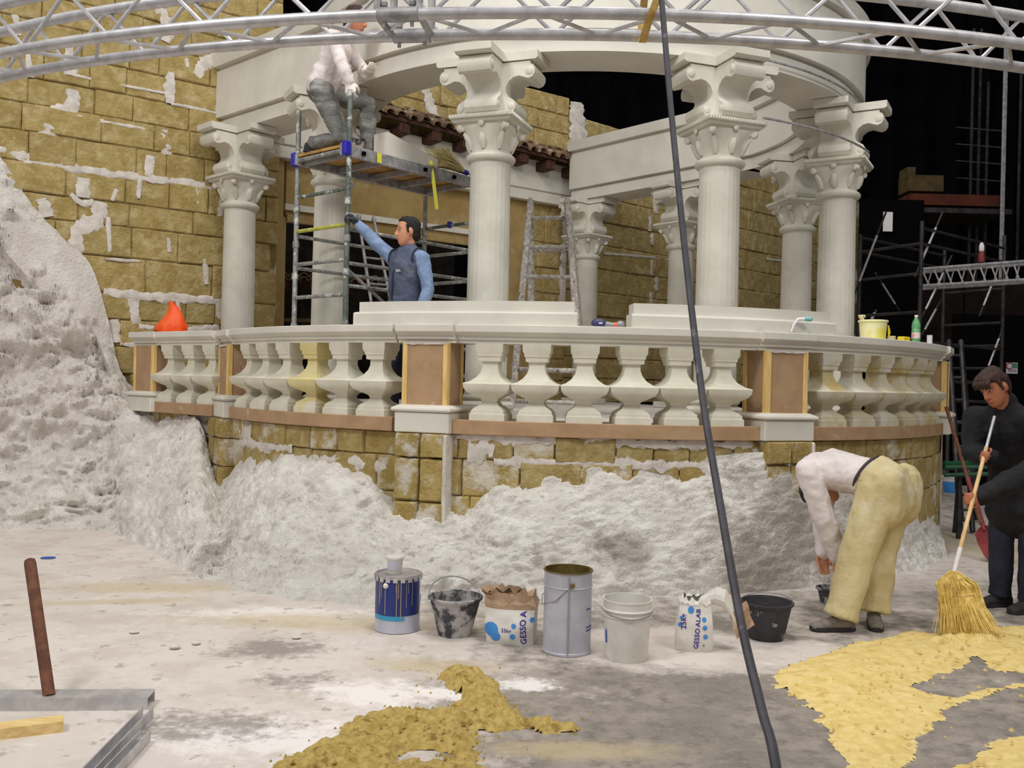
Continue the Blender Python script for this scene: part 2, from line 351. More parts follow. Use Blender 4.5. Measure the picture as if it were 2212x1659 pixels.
# ================================================================ THE SETTING
# ---- floor: dark worn boards of the hall, dusted with plaster and sawdust
def floor_material():
    m = D.materials.new('dusty_floor'); m.use_nodes = True; nt = m.node_tree; n = nt.nodes; L = nt.links
    b = n['Principled BSDF']; b.inputs['Roughness'].default_value = .75; b.inputs['Specular IOR Level'].default_value = .25
    tc = n.new('ShaderNodeTexCoord'); pos = tc.outputs['Object']
    def math_(op, a, c=None, cl=False):
        x = n.new('ShaderNodeMath'); x.operation = op; x.use_clamp = cl
        for i, k in enumerate((a, c)):
            if k is None: continue
            if isinstance(k, (int, float)): x.inputs[i].default_value = k
            else: L.new(k, x.inputs[i])
        return x.outputs[0]
    def nz(sc, st=(1, 1, 1), rg=.62):
        mp = n.new('ShaderNodeMapping'); mp.inputs['Scale'].default_value = st; L.new(pos, mp.inputs['Vector'])
        t = n.new('ShaderNodeTexNoise'); t.inputs['Scale'].default_value = sc; t.inputs['Detail'].default_value = 9; t.inputs['Roughness'].default_value = rg
        L.new(mp.outputs['Vector'], t.inputs['Vector']); return t.outputs['Fac']
    def ell(cx, cy, rx, ry, rot=0.0):
        """1 at the centre falling to 0 at the rim and negative outside"""
        mp = n.new('ShaderNodeMapping'); mp.vector_type = 'TEXTURE'
        mp.inputs['Location'].default_value = (cx, cy, 0); mp.inputs['Rotation'].default_value = (0, 0, rot); mp.inputs['Scale'].default_value = (rx, ry, 1e6)
        L.new(pos, mp.inputs['Vector'])
        ln = n.new('ShaderNodeVectorMath'); ln.operation = 'LENGTH'; L.new(mp.outputs['Vector'], ln.inputs[0])
        return math_('SUBTRACT', 1.0, ln.outputs['Value'])
    def ramp(f, a, z):
        r = n.new('ShaderNodeMapRange'); r.interpolation_type = 'SMOOTHSTEP'
        r.inputs['From Min'].default_value = a; r.inputs['From Max'].default_value = z; L.new(f, r.inputs['Value']); return r.outputs['Result']
    def mix(f, a, c):
        x = n.new('ShaderNodeMix'); x.data_type = 'RGBA'; L.new(f, x.inputs['Factor'])
        for s, k in (('A', a), ('B', c)):
            if isinstance(k, tuple): x.inputs[s].default_value = k
            else: L.new(k, x.inputs[s])
        return x.outputs['Result']
    base = mix(ramp(nz(1.6), .35, .65), C(126, 119, 112), C(152, 143, 134))
    base = mix(ramp(nz(9.0, (1, 1, 1), .7), .42, .66), base, C(114, 107, 101))
    base = mix(math_('MULTIPLY', ramp(nz(34, (1, 1, 1), .7), .5, .72), .45), base, C(168, 158, 147))
    def region(lst):
        r = None
        for e in lst:
            k = ell(*e); r = k if r is None else math_('MAXIMUM', r, k)
        return r
    def jag(sc, amp, st=(1, 1, 1)): return math_('MULTIPLY', math_('SUBTRACT', nz(sc, st, .72), .5), amp)
    # plaster dust
    dust = ramp(math_('ADD', math_('ADD', region(DUST), jag(1.3, 1.0)), jag(8.0, .9)), -.12, .30)
    base = mix(math_('MULTIPLY', dust, .94), base, C(206, 197, 190))
    base = mix(math_('MULTIPLY', math_('MULTIPLY', dust, ramp(nz(2.6, (1, 1, 1), .72), .44, .62)), .75), base, C(186, 175, 166))
    base = mix(math_('MULTIPLY', math_('MULTIPLY', dust, ramp(nz(5.5, (1, 1, 1), .7), .55, .72)), .7), base, C(222, 214, 208))
    # bright spilled gypsum
    sp = ramp(math_('ADD', math_('ADD', region(SPILL), jag(3.0, 2.2)), jag(13.0, 2.4)), -.05, .75)
    base = mix(math_('MULTIPLY', sp, .9), base, C(226, 220, 217))
    # tan scuffs
    sc = ramp(math_('ADD', math_('ADD', region(SCUFF), jag(1.8, 1.5, (.8, 1.5, 1))), jag(12.0, 1.2)), .0, .8)
    base = mix(math_('MULTIPLY', sc, .62), base, C(182, 165, 130))
    # bare dark spots
    dk = ramp(math_('ADD', math_('ADD', region(DARK), jag(3.5, 2.6)), jag(15.0, 2.6)), .1, .9)
    base = mix(math_('MULTIPLY', dk, .72), base, C(122, 114, 108))
    fl_ = ramp(nz(9.0, (1, 1, 1), .6), .60, .66)
    base = mix(math_('MULTIPLY', math_('MULTIPLY', fl_, dust), .6), base, C(140, 131, 124))
    L.new(base, b.inputs['Base Color'])
    bp = n.new('ShaderNodeBump'); bp.inputs['Strength'].default_value = .25; bp.inputs['Distance'].default_value = .01
    L.new(nz(30), bp.inputs['Height']); L.new(bp.outputs['Normal'], b.inputs['Normal'])
    MATS['dusty_floor'] = m
def e_px(px, py, rx, ry, rot=0.0):
    g = G(px, py); return (g.x, g.y, rx, ry, rot)
DUST = [e_px(60, 1165, 2.6, 1.3), e_px(90, 1200, 2.2, .9), e_px(-300, 1300, 2.5, 2.5), e_px(120, 1390, 2.5, 2.4), e_px(60, 1600, 1.8, 1.2), (.77, 10.9, 5.25, 5.25), e_px(1480, 1400, .8, .5), e_px(420, 1500, 1.2, .9), e_px(1700, 1410, .5, .3)]
SPILL = [e_px(800, 1500, .45, .25, -.2), e_px(960, 1500, .22, .12), e_px(1130, 1480, .2, .12), e_px(560, 1590, .6, .3), e_px(640, 1330, .8, .25)]
SCUFF = [e_px(330, 1270, 1.0, .22, .1), e_px(250, 1300, .7, .14, .2), e_px(700, 1345, 1.2, .3), e_px(2130, 1180, .8, 1.6), e_px(940, 1440, .5, .2), e_px(1250, 1620, .6, .15)]
DARK = [e_px(640, 1470, .28, .2), e_px(450, 1560, .5, .25), e_px(590, 1400, .45, .3), e_px(380, 1590, .3, .12)]
floor_material()
fl = MB().add([(-14, -2, 0), (16, -2, 0), (16, 27, 0), (-14, 27, 0)], [(0, 1, 2, 3)]).build('floor', 'dusty_floor', smooth=False)
tag(fl, kind='structure')

# ---- black drapes round the hall
def drape(name, pts, z0, z1, amp=.16, per=.75, seed=0, mat='curtain'):
    pts = [V((p[0], p[1], 0)) for p in pts]; mb = MB(); row = []
    for a, c in zip(pts, pts[1:]):
        d = (c - a); n = max(2, int(d.length / .12)); t = d.normalized(); w = V((t.y, -t.x, 0))
        for i in range(n):
            p = a + d * i / n; s = p.x * t.x + p.y * t.y
            row.append(p + w * (amp * math.sin(s * 2 * PI / per + 1.3 * math.sin(s * .9 + seed)) + .1 * noise.noise(V((s * .7, seed, 0)))))
    N = len(row); vs = []; fs = []
    for z in (z0, (z0 + z1) / 2, z1): vs += [V((p.x, p.y, z)) for p in row]
    for k in range(2):
        for i in range(N - 1): fs.append((k * N + i, k * N + i + 1, (k + 1) * N + i + 1, (k + 1) * N + i))
    o = mb.add(vs, fs).build(name, mat, fixnormals=False); tag(o, kind='structure'); return o
drape('wall_back', [(-14, 24.5), (15.5, 24.5)], 0, 13)
drape('wall_right', [(15.5, 24.5), (15.5, -1)], 0, 13, seed=3)

class Path:
    def __init__(s, pts):
        s.p = [V((a[0], a[1])) for a in pts]; s.s = [0.0]
        for a, b in zip(s.p, s.p[1:]): s.s.append(s.s[-1] + (b - a).length)
        s.len = s.s[-1]
    def at(s, x):
        i = 0
        while i < len(s.p) - 2 and x > s.s[i + 1]: i += 1
        t = (s.p[i + 1] - s.p[i]).normalized(); q = s.p[i] + t * (x - s.s[i])
        return q, t, V((t.y, -t.x))
    def find(s, px, py):
        """arc length and height of the point of the wall seen at px, py"""
        best = None; n = 600
        for k in range(n + 1):
            x = s.len * k / n; q, t, w = s.at(x)
            u, v = _uv(px, py); d = abs(q.x / q.y * FPX - u)
            if best is None or d < best[0]: best = (d, x, CAMZ - v / FPX * q.y)
        return best[1], best[2]

# block meshes shared by all the stones: unit boxes with a rough, rounded face towards -Y
def block_mesh(seed, name='stone_block', amp=1.0):
    nx, nz_ = 6, 4; vs = []; fs = []
    xs = [-.5, -.47, -.2, .1, .35, .475, .5]; zs = [-.5, -.45, 0.02, .45, .5]
    for j in range(nz_ + 1):
        for i in range(nx + 1):
            x, z = xs[i], zs[j]; edge = (i in (0, nx)) or (j in (0, nz_))
            y = -.5 + (0.13 if edge else 0.0) + amp * .13 * noise.noise(V((x * 4 + seed * 9.1, z * 3, seed)))
            jx = .012 * noise.noise(V((x * 5, z * 5, seed + 4.0))); jz = .03 * noise.noise(V((x * 6 + 3, z * 5, seed + 8.0)))
            vs.append((x + jx, y, z + jz))
    W = nx + 1
    for j in range(nz_):
        for i in range(nx): fs.append((j * W + i, j * W + i + 1, (j + 1) * W + i + 1, (j + 1) * W + i))
    b0 = len(vs)
    vs += [(-.5, .5, -.5), (.5, .5, -.5), (.5, .5, .5), (-.5, .5, .5)]
    for i in range(nx): fs.append((i + 1, i, b0 if i < 3 else b0 + 1)); fs.append((nz_ * W + i, nz_ * W + i + 1, b0 + 3 if i < 3 else b0 + 2))
    fs += [(3, b0, b0 + 1), (nz_ * W + 3, b0 + 2, b0 + 3)]
    for j in range(nz_): fs.append((j * W, (j + 1) * W, b0 if j < 2 else b0 + 3)); fs.append(((j + 1) * W + nx, j * W + nx, b0 + 1 if j < 2 else b0 + 2))
    fs += [(2 * W, b0 + 3, b0), (2 * W + nx, b0 + 1, b0 + 2)]
    me = D.meshes.new(name); me.from_pydata(vs, [], fs)
    me.polygons.foreach_set('use_smooth', [True] * len(me.polygons)); me.set_sharp_from_angle(angle=math.radians(55))
    return me
BLK = [block_mesh(i) for i in range(8)]
for b in BLK: b.materials.append(MATS['sandstone'])
BLKS = [block_mesh(i + 20) for i in range(5)]
for b in BLKS: b.materials.append(MATS['sandstone_smear'])

def stone(parent, q, w, z0, z1, length, depth=.09, meshes=BLK, proud=0.0):
    me = random.choice(meshes); o = D.objects.new('stone_block', me); COL.objects.link(o); o.parent = parent
    o.location = (q.x + w.x * (proud - depth / 2 + .05), q.y + w.y * (proud - depth / 2 + .05), (z0 + z1) / 2)
    o.rotation_euler = (0, 0, math.atan2(w.x, -w.y)); o.scale = (length, depth, z1 - z0)
    return o
def stone_wall(name, path, zb, s0, s1, lens=(.42, .85), gap=.005, skip=None, meshes=BLK, back='sandstone_joint', zlim=None, depth=.09, seed=1):
    """backing structure plus a child object for every block"""
    rnd = random.Random(seed); z0, z1 = zb[0], zb[-1]
    ss = [s0] + [x for x in path.s if s0 < x < s1] + [s1]
    fr = [(path.at(min(max(x, 1e-4), path.len - 1e-4))[0], path.at(min(max(x, 1e-4), path.len - 1e-4))[2]) for x in ss]
    root = MB().sweep([(.015, z0), (.015, z1), (-.22, z1), (-.22, z0)], fr).build(name, back, smooth=False); tag(root, kind='structure')
    for j in range(len(zb) - 1):
        x = s0 - rnd.random() * .4
        while x < s1:
            ln = rnd.uniform(*lens); a, c = max(x, s0), min(x + ln, s1); x += ln
            if c - a < .10: continue
            mid = (a + c) / 2; q, t, w = path.at(mid)
            if skip and skip(mid, zb[j], zb[j + 1], proj((q.x, q.y, (zb[j] + zb[j + 1]) / 2))): continue
            stone(root, q, w, zb[j] + gap / 2, zb[j + 1] - gap / 2, c - a - gap, depth, meshes, rnd.uniform(-.012, .014))
    return root
def ribbon(parent, path, pts, width, name='plaster_patch', off=.055, mat='plaster_patch', px=True, seed=0, jit=.35):
    """a smear of plaster along points (pixels on the wall, or arc length and height)"""
    q = [path.find(*p) if px else p for p in pts]; q = [(a, z) for a, z in q]
    fine = spline([V((a, z, 0)) for a, z in q], 14); mb = MB(); rows = []; m = len(fine)
    for i, p in enumerate(fine):
        d = (fine[min(i + 1, m - 1)] - fine[max(i - 1, 0)]); d.normalize(); sd = V((-d.y, d.x, 0)); row = []
        wv = width * (.9 + 1.3 * jit * noise.noise(V((p.x * 6, p.y * 6, seed))) + .25 * math.sin(PI * min(1, (i + .5) / m)))
        for k, h in ((-1, -.014), (-.8, .0), (-.3, .004), (.3, .004), (.8, .0), (1, -.014)):
            e = p + sd * (k * wv / 2 * (1 + 1.3 * jit * (noise.noise(V((p.x * 16 + k * 3, p.y * 16, seed + 5))) + .7 * noise.noise(V((p.x * 45 + k * 3, p.y * 45, seed + 6))))))
            c, t, w = path.at(max(0.001, min(path.len - .001, e.x))); hh = off + h + .006 * noise.noise(V((e.x * 20, e.y * 20, k)))
            row.append(V((c.x + w.x * hh, c.y + w.y * hh, e.y)))
        rows.append(row)
    return mb.loft(rows, caps=False, closed=False).build(name, mat, parent, fixnormals=False)

# ---- big block wall at the left
WL = Path([(-8.2, 7.45), (-6.5, 8.75), (-5.3, 9.62), (-4.3, 10.32), (-3.4, 11.02), (-2.95, 11.42)])
ROWS_L = [1.10, 1.46, 1.77, 2.06, 2.35, 2.75, 3.09, 3.35, 3.66, 3.98, 4.27, 4.55, 4.84, 5.15, 5.44, 5.74, 6.05, 6.4]
def skip_left(s, z0, z1, pp):
    if pp[0] < -160: return True
    # the plaster cliff hides these
    lim = interp([(-200, 150), (0, 360), (60, 470), (190, 600), (230, 720), (250, 800), (330, 900)], pp[0])
    return pp[1] > lim + 70
wl = stone_wall('wall_left', WL, ROWS_L, 0.0, WL.len, lens=(.32, .78), skip=skip_left, seed=5)
k = 0
for pts, wd in [([(148, 100), (150, 165)], .14), ([(156, 196), (152, 245)], .12), ([(160, 246), (120, 252), (100, 275), (98, 300)], .20),
                ([(134, 303), (136, 356)], .13), ([(-20, 318), (60, 343), (130, 360), (300, 384), (400, 396), (478, 408)], .085),
                ([(366, 158), (364, 226)], .09), ([(352, 282), (358, 336)], .12), ([(322, 338), (318, 382)], .10),
                ([(178, 386), (178, 428)], .14), ([(216, 438), (206, 478), (168, 498), (160, 545)], .15),
                ([(222, 630), (300, 640), (380, 645), (470, 650)], .10), ([(286, 645), (290, 700)], .12), ([(296, 705), (400, 712), (470, 708)], .07),
                ([(338, 20), (362, 60), (352, 92)], .16), ([(400, 128), (402, 148)], .06), ([(470, 120), (440, 140), (420, 165)], .12),
                ([(470, 640), (476, 690)], .10), ([(250, 410), (240, 435)], .05), ([(232, 470), (236, 545)], .05), ([(362, 515), (364, 545)], .05), ([(60, 345), (52, 400)], .10), ([(90, 430), (100, 470)], .12), ([(150, 420), (175, 440), (200, 436)], .06), ([(300, 386), (296, 430)], .05), ([(420, 398), (424, 440)], .045),
                ([(225, 560), (300, 566)], .03), ([(440, 560), (444, 615)], .05), ([(245, 690), (250, 740)], .10), ([(160, 250), (240, 268), (330, 283)], .035), ([(140, 160), (240, 182), (366, 206)], .03), ([(366, 226), (420, 236), (478, 250)], .035),
                ([(470, 170), (474, 230)], .05), ([(200, 90), (204, 130)], .07), ([(60, 120), (66, 170)], .06), ([(30, 30), (36, 80)], .07), ([(475, 420), (470, 500)], .07), ([(380, 640), (384, 690)], .05), ([(258, 740), (300, 748)], .06)]:
    ribbon(wl, WL, pts, wd, seed=k); k += 1

# ---- facade behind the rotunda: corner tower, doorway, upper wall
KX, KY = .80, 15.1
FA = Path([(-3.45, 11.89), (KX, KY)])
W2 = Path([(KX, KY), (KX + 1.6 * 5.2, KY + 1.45 * 5.2)])
sa = lambda px, py=600: FA.find(px, py)[0]
def on_fa(s, a=0.0):
    q, t, w = FA.at(s); return V((q.x + w.x * a, q.y + w.y * a)), t, w
up = stone_wall('wall_upper', FA, [4.9, 5.2, 5.5, 5.8, 6.1], sa(700, 240), FA.len, lens=(.5, .95), seed=11)
for pts, wd in [([(917, 195), (925, 225), (938, 262), (945, 285)], .16), ([(1005, 300), (960, 280), (930, 272)], .08)]:
    ribbon(up, FA, pts, wd, seed=k, off=.06); k += 1
tw = stone_wall('wall_far', W2, [1.15, 1.55, 1.9, 2.25, 2.6, 3.0, 3.4, 3.8, 4.2, 4.6, 5.0, 5.45, 5.85], 0.0, W2.len, lens=(.6, 1.2), seed=12,
                skip=lambda s, a, b, pp: pp[0] > 1790)
for pts, wd in [([(1240, 222), (1243, 285), (1240, 330)], .34), ([(1414, 436), (1413, 462)], .10), ([(1400, 468), (1399, 500)], .09), ([(1404, 505), (1404, 530)], .08), ([(1404, 562), (1403, 594)], .08), ([(1414, 598), (1413, 628)], .08), ([(1402, 632), (1401, 662)], .07),
                ([(1300, 548), (1350, 552), (1400, 556), (1440, 561), (1480, 566)], .045), ([(1650, 560), (1700, 566), (1752, 570)], .045)]:
    ribbon(tw, W2, pts, wd, seed=k, off=.06); k += 1
# lower facade: jambs, lintel, dark doorway, the stone pier beside the corner
def slab(parent, name, mat, s0, s1, z0, z1, a0, a1, smooth=False):
    q0, t, w = on_fa(s0); q1, _, _ = on_fa(s1)
    return MB().sweep([(a0, z0), (a0, z1), (a1, z1), (a1, z0)], [(q0, w), (q1, w)]).build(name, mat, parent, smooth=smooth)
sL0, sL1, sD1, sR1, sEnd = sa(548), sa(576), sa(612), sa(1092), sa(1142)
fc = slab(None, 'wall_facade', 'facade_ochre', sD1, sR1, 3.52, 4.62, .03, -.12); tag(fc, kind='structure')
slab(fc, 'doorjamb', 'facade_ochre', sL1, sD1 - .06, 1.15, 4.5, .10, -.12)
slab(fc, 'doorjamb', 'facade_ochre', sD1 - .06, sD1, 1.15, 3.56, .06, -.25)
slab(fc, 'doorjamb', 'facade_ochre', sR1, sEnd, 1.15, 4.5, .06, -.2)
slab(fc, 'white_fillet', 'white_plaster', sD1 - .02, sR1, 3.66, 3.74, .07, 0)
slab(fc, 'lintel_board', 'facade_ochre', sD1, sR1, 3.50, 3.60, .09, 0)
slab(fc, 'edge_strip', 'plaster_patch', sL0 + .07, sL1, 1.15, 4.4, .12, -.1)
for z0, z1 in ((1.15, 1.5), (1.5, 1.9), (1.9, 2.25), (2.25, 2.6), (2.6, 2.95), (2.95, 3.3), (3.3, 3.7), (3.7, 4.1)):
    q, t, w = on_fa((sL0 + sL1) / 2 - .02); stone(fc, q, w, z0, z1 - .012, .17, .12, BLKS)
pier = stone_wall('wall_pier', FA, [1.15, 1.5, 1.85, 2.2, 2.55, 2.9, 3.3, 3.7, 4.1, 4.62], sEnd, FA.len, lens=(.35, .6), seed=14)
ribbon(pier, FA, [(1232, 445), (1226, 540), (1222, 640), (1220, 690)], .22, off=.06, seed=3)
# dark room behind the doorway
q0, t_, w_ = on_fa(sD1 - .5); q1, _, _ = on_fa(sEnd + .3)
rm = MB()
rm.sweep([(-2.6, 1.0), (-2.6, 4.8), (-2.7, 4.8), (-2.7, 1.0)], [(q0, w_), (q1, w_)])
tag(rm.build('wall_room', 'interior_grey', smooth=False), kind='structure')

# ---- terrace floor
RCX, RCY = 0.77, 10.9
def ring_pt(th, R): a = math.radians(th); return V((RCX + R * math.sin(a), RCY - R * math.cos(a)))
def ring_out(th): a = math.radians(th); return V((math.sin(a), -math.cos(a)))
BCX, BR = 0.70, 3.86                    # the balustrade's own circle
def bal_pt(th, R): a = math.radians(th); return V((BCX + R * math.sin(a), RCY - R * math.cos(a)))
tp = [bal_pt(a, 3.75) for a in range(-64, 67, 2)] + [V((4.0, 11.5)), V((2.6, 13.8)), V((1.6, 16.2)), V((-2.4, 14.2)), V((-3.6, 10.9)), V((-3.75, 9.95))]
mb = MB(); N = len(tp)
mb.add([(p.x, p.y, 1.15) for p in tp] + [(p.x, p.y, 1.05) for p in tp], [tuple(range(N)), tuple(range(2 * N - 1, N - 1, -1))] + [(i, (i + 1) % N, N + (i + 1) % N, N + i) for i in range(N)])
tag(mb.build('floor_terrace', 'plaster_patch', smooth=False), kind='structure')

# ---- base wall of stones under the balustrade
BW = Path([(bal_pt(a, 3.91).x, bal_pt(a, 3.91).y) for a in [x * 2.0 for x in range(-32, 34)]])
sth = lambda th: math.radians(th + 64) * 3.91
ROCKTOP = [(-64, .72), (-60, .52), (-57, .5), (-54, .74), (-46, .84), (-34, .86), (-27, .80), (-23.5, .56), (-20, .50), (-16, .50), (-12.5, .58), (-9, .86), (0, .92), (10, .95), (20, .99),
           (28, .9), (36, .76), (44, .52), (52, .42), (60, .36), (66, .22)]
def skip_base(s, z0, z1, pp):
    th = math.degrees(s / 3.91) - 64
    return z1 < interp(ROCKTOP, th) - .12
bw = stone_wall('wall_base', BW, [0.0, .30, .60, .885, 1.075], sth(-63), sth(66), lens=(.26, .46), skip=skip_base, seed=21, meshes=BLK + BLKS, back='sandstone_joint')
bl_ = Path([(-3.80, 9.90), (-2.66, 8.98)])
bw2 = stone_wall('wall_base_wing', bl_, [.3, .6, .885, 1.075], 0.0, bl_.len, lens=(.26, .46), seed=23, meshes=BLKS)
# low pilasters of stone below the pedestals
for th, zs in ((-60, (1.075, .885, .62, .3)), (-20, (1.075, .885, .55, .3)), (20.8, (1.075, .9, .6))):
    for a, c in zip(zs, zs[1:]):
        for side in (-1, 1):
            q = bal_pt(th + side * 1.55, 4.04); stone(bw, q, ring_out(th), c + .005, a - .005, .205, .16, BLKS, random.uniform(-.008, .008))
    if th == -60: continue
    q = bal_pt(th + 3.0, 4.00); w = ring_out(th)
    MB().bevbox((q.x, q.y, .72), (.03, .20, .70), .012, rotz(math.radians(th))).build('corner_plaster', 'plaster_patch', bw)
for th0, th1, z, wd in [(-17, 17, 1.045, .075), (-54, -40, .87, .08), (-36, -25, .80, .09), (-12, 18, .885, .07), (-55, -50, .95, .12), (17, 22, 1.0, .1), (-15, -12, .95, .12)]:
    n = max(3, int((th1 - th0) / 5)); ribbon(bw, BW, [(sth(th0 + (th1 - th0) * i / n), z + random.uniform(-.015, .015)) for i in range(n + 1)], wd, px=False, seed=k, jit=.7, name='plaster_smear'); k += 1
# raw end of the base: boards
q = bal_pt(64.6, 3.93); MB().box((q.x, q.y, .54), (.16, .06, 1.06), rotz(math.radians(66))).build('end_board', 'dark_wood', bw, smooth=False)
q = bal_pt(66.6, 3.95); MB().box((q.x, q.y, .60), (.05, .05, 1.0), rotz(math.radians(66))).build('end_batten', 'plaster_patch', bw, smooth=False)

# ---- sculpted plaster rock
ST = []   # (foot, top)
def st_px(fx, fy, tx, ty, td): ST.append((G(fx, fy, -.02), P(tx, ty, td)))
st_px(-330, 1135, -330, -60, 8.6); st_px(-180, 1140, -180, 150, 9.05); st_px(-60, 1148, -60, 262, 9.35); st_px(0, 1152, 0, 335, 9.5); st_px(75, 1152, 70, 440, 9.7)
st_px(140, 1154, 135, 510, 9.85); st_px(195, 1156, 196, 570, 10.0); st_px(240, 1162, 232, 680, 10.1); st_px(275, 1172, 262, 800, 10.15); st_px(330, 1200, 322, 868, 10.05); st_px(385, 1236, 380, 893, 9.6)
st_px(425, 1260, 428, 908, 9.2)
for th, fx, fy in [(-61, 462, 1275), (-57, 490, 1282), (-53, 520, 1292), (-47, 590, 1306), (-40, 670, 1316), (-30, 800, 1320), (-24, 885, 1316), (-20, 940, 1312), (-15, 1000, 1310), (-10, 1060, 1310), (0, 1210, 1306),
                   (10, 1400, 1300), (20, 1590, 1290), (30, 1735, 1277), (40, 1835, 1264), (50, 1935, 1250), (58, 2000, 1240), (65, 2058, 1228)]:
    q = bal_pt(th, 3.93 if abs(abs(th) - 20) > 3 and abs(th + 60) > 4 else 4.04); ST.append((G(fx, fy, -.02), V((q.x, q.y, interp(ROCKTOP, th)))))
ff = spline([a for a, b in ST], 24); tt = spline([b for a, b in ST], 24)
NT = 130; rows = []
for i, (f, t) in enumerate(zip(ff, tt)):
    row = []; cliff = smoothstep(1.0, 2.4, t.z); dirv = (f - t); dirv.z = 0; wid = dirv.length; dirv.normalize(); nrm = (dirv + V((0, 0, .7 * (1 - .6 * cliff)))).normalized()
    for j in range(NT + 1):
        e = j / NT
        hz = e * (1 - cliff) + (1 - (1 - e) ** 1.9) * cliff           # the cliff starts steep at its back
        vz = (e ** 1.12) * (1 - cliff) + (e ** 1.35) * cliff
        p = f.lerp(t, e); p = V((f.x + (t.x - f.x) * hz, f.y + (t.y - f.y) * hz, f.z + (t.z - f.z) * vz))
        q = V((p.x, p.y, p.z * 1.15))
        wq = q + V((noise.noise(q * 3.1), noise.noise(q * 3.1 + V((7, 1, 3))), noise.noise(q * 3.1 + V((2, 8, 5))))) * .10
        big = fbm(q, 1.15, 3) * (.09 + .15 * cliff)
        sk = V((wq.x * .8 + wq.z * .5, wq.y, wq.z * 1.5 - wq.x * .35))             # slanting beds
        cr = (.42 - noise.voronoi(sk * 3.3)[0][0]) * (.045 + .19 * cliff) + (.40 - noise.voronoi(sk * 7.5)[0][0]) * (.055 + .085 * cliff) + cliff * .05 * noise.turbulence(sk * 5.0, 4, True) - .03 * cliff
        fine = (.38 - noise.voronoi(wq * 17.0)[0][0]) * .034 + fbm(q, 6.0, 5, .6) * .030 - .06 * smoothstep(.32, .75, noise.noise(q * 6.0 + V((3, 9, 2))))
        fade = min(1, e / .12) * (min(1, (1 - e) / .05) * .85 + .15)
        dsp = (big + cr) * fade + fine * min(1, e / .05)
        if e > .8 and cliff > .05: dsp = max(dsp, (-.03 + .055 * (1 - (e - .8) / .2)) * cliff - .1 * (1 - cliff))
        row.append(p + nrm * dsp)
    rows.append(row)
W_ = NT + 1
rk = MB(); rk.v = [p for r in rows for p in r]
rk.f = [(i * W_ + j, (i + 1) * W_ + j, (i + 1) * W_ + j + 1, i * W_ + j + 1) for i in range(len(rows) - 1) for j in range(NT)]
rock = rk.build('plaster_rockwork', 'rock_plaster', angle=75, fixnormals=False)
tag(rock, 'rough white plaster rock slope heaped against the terrace, rising to a cliff at left', 'rockwork')
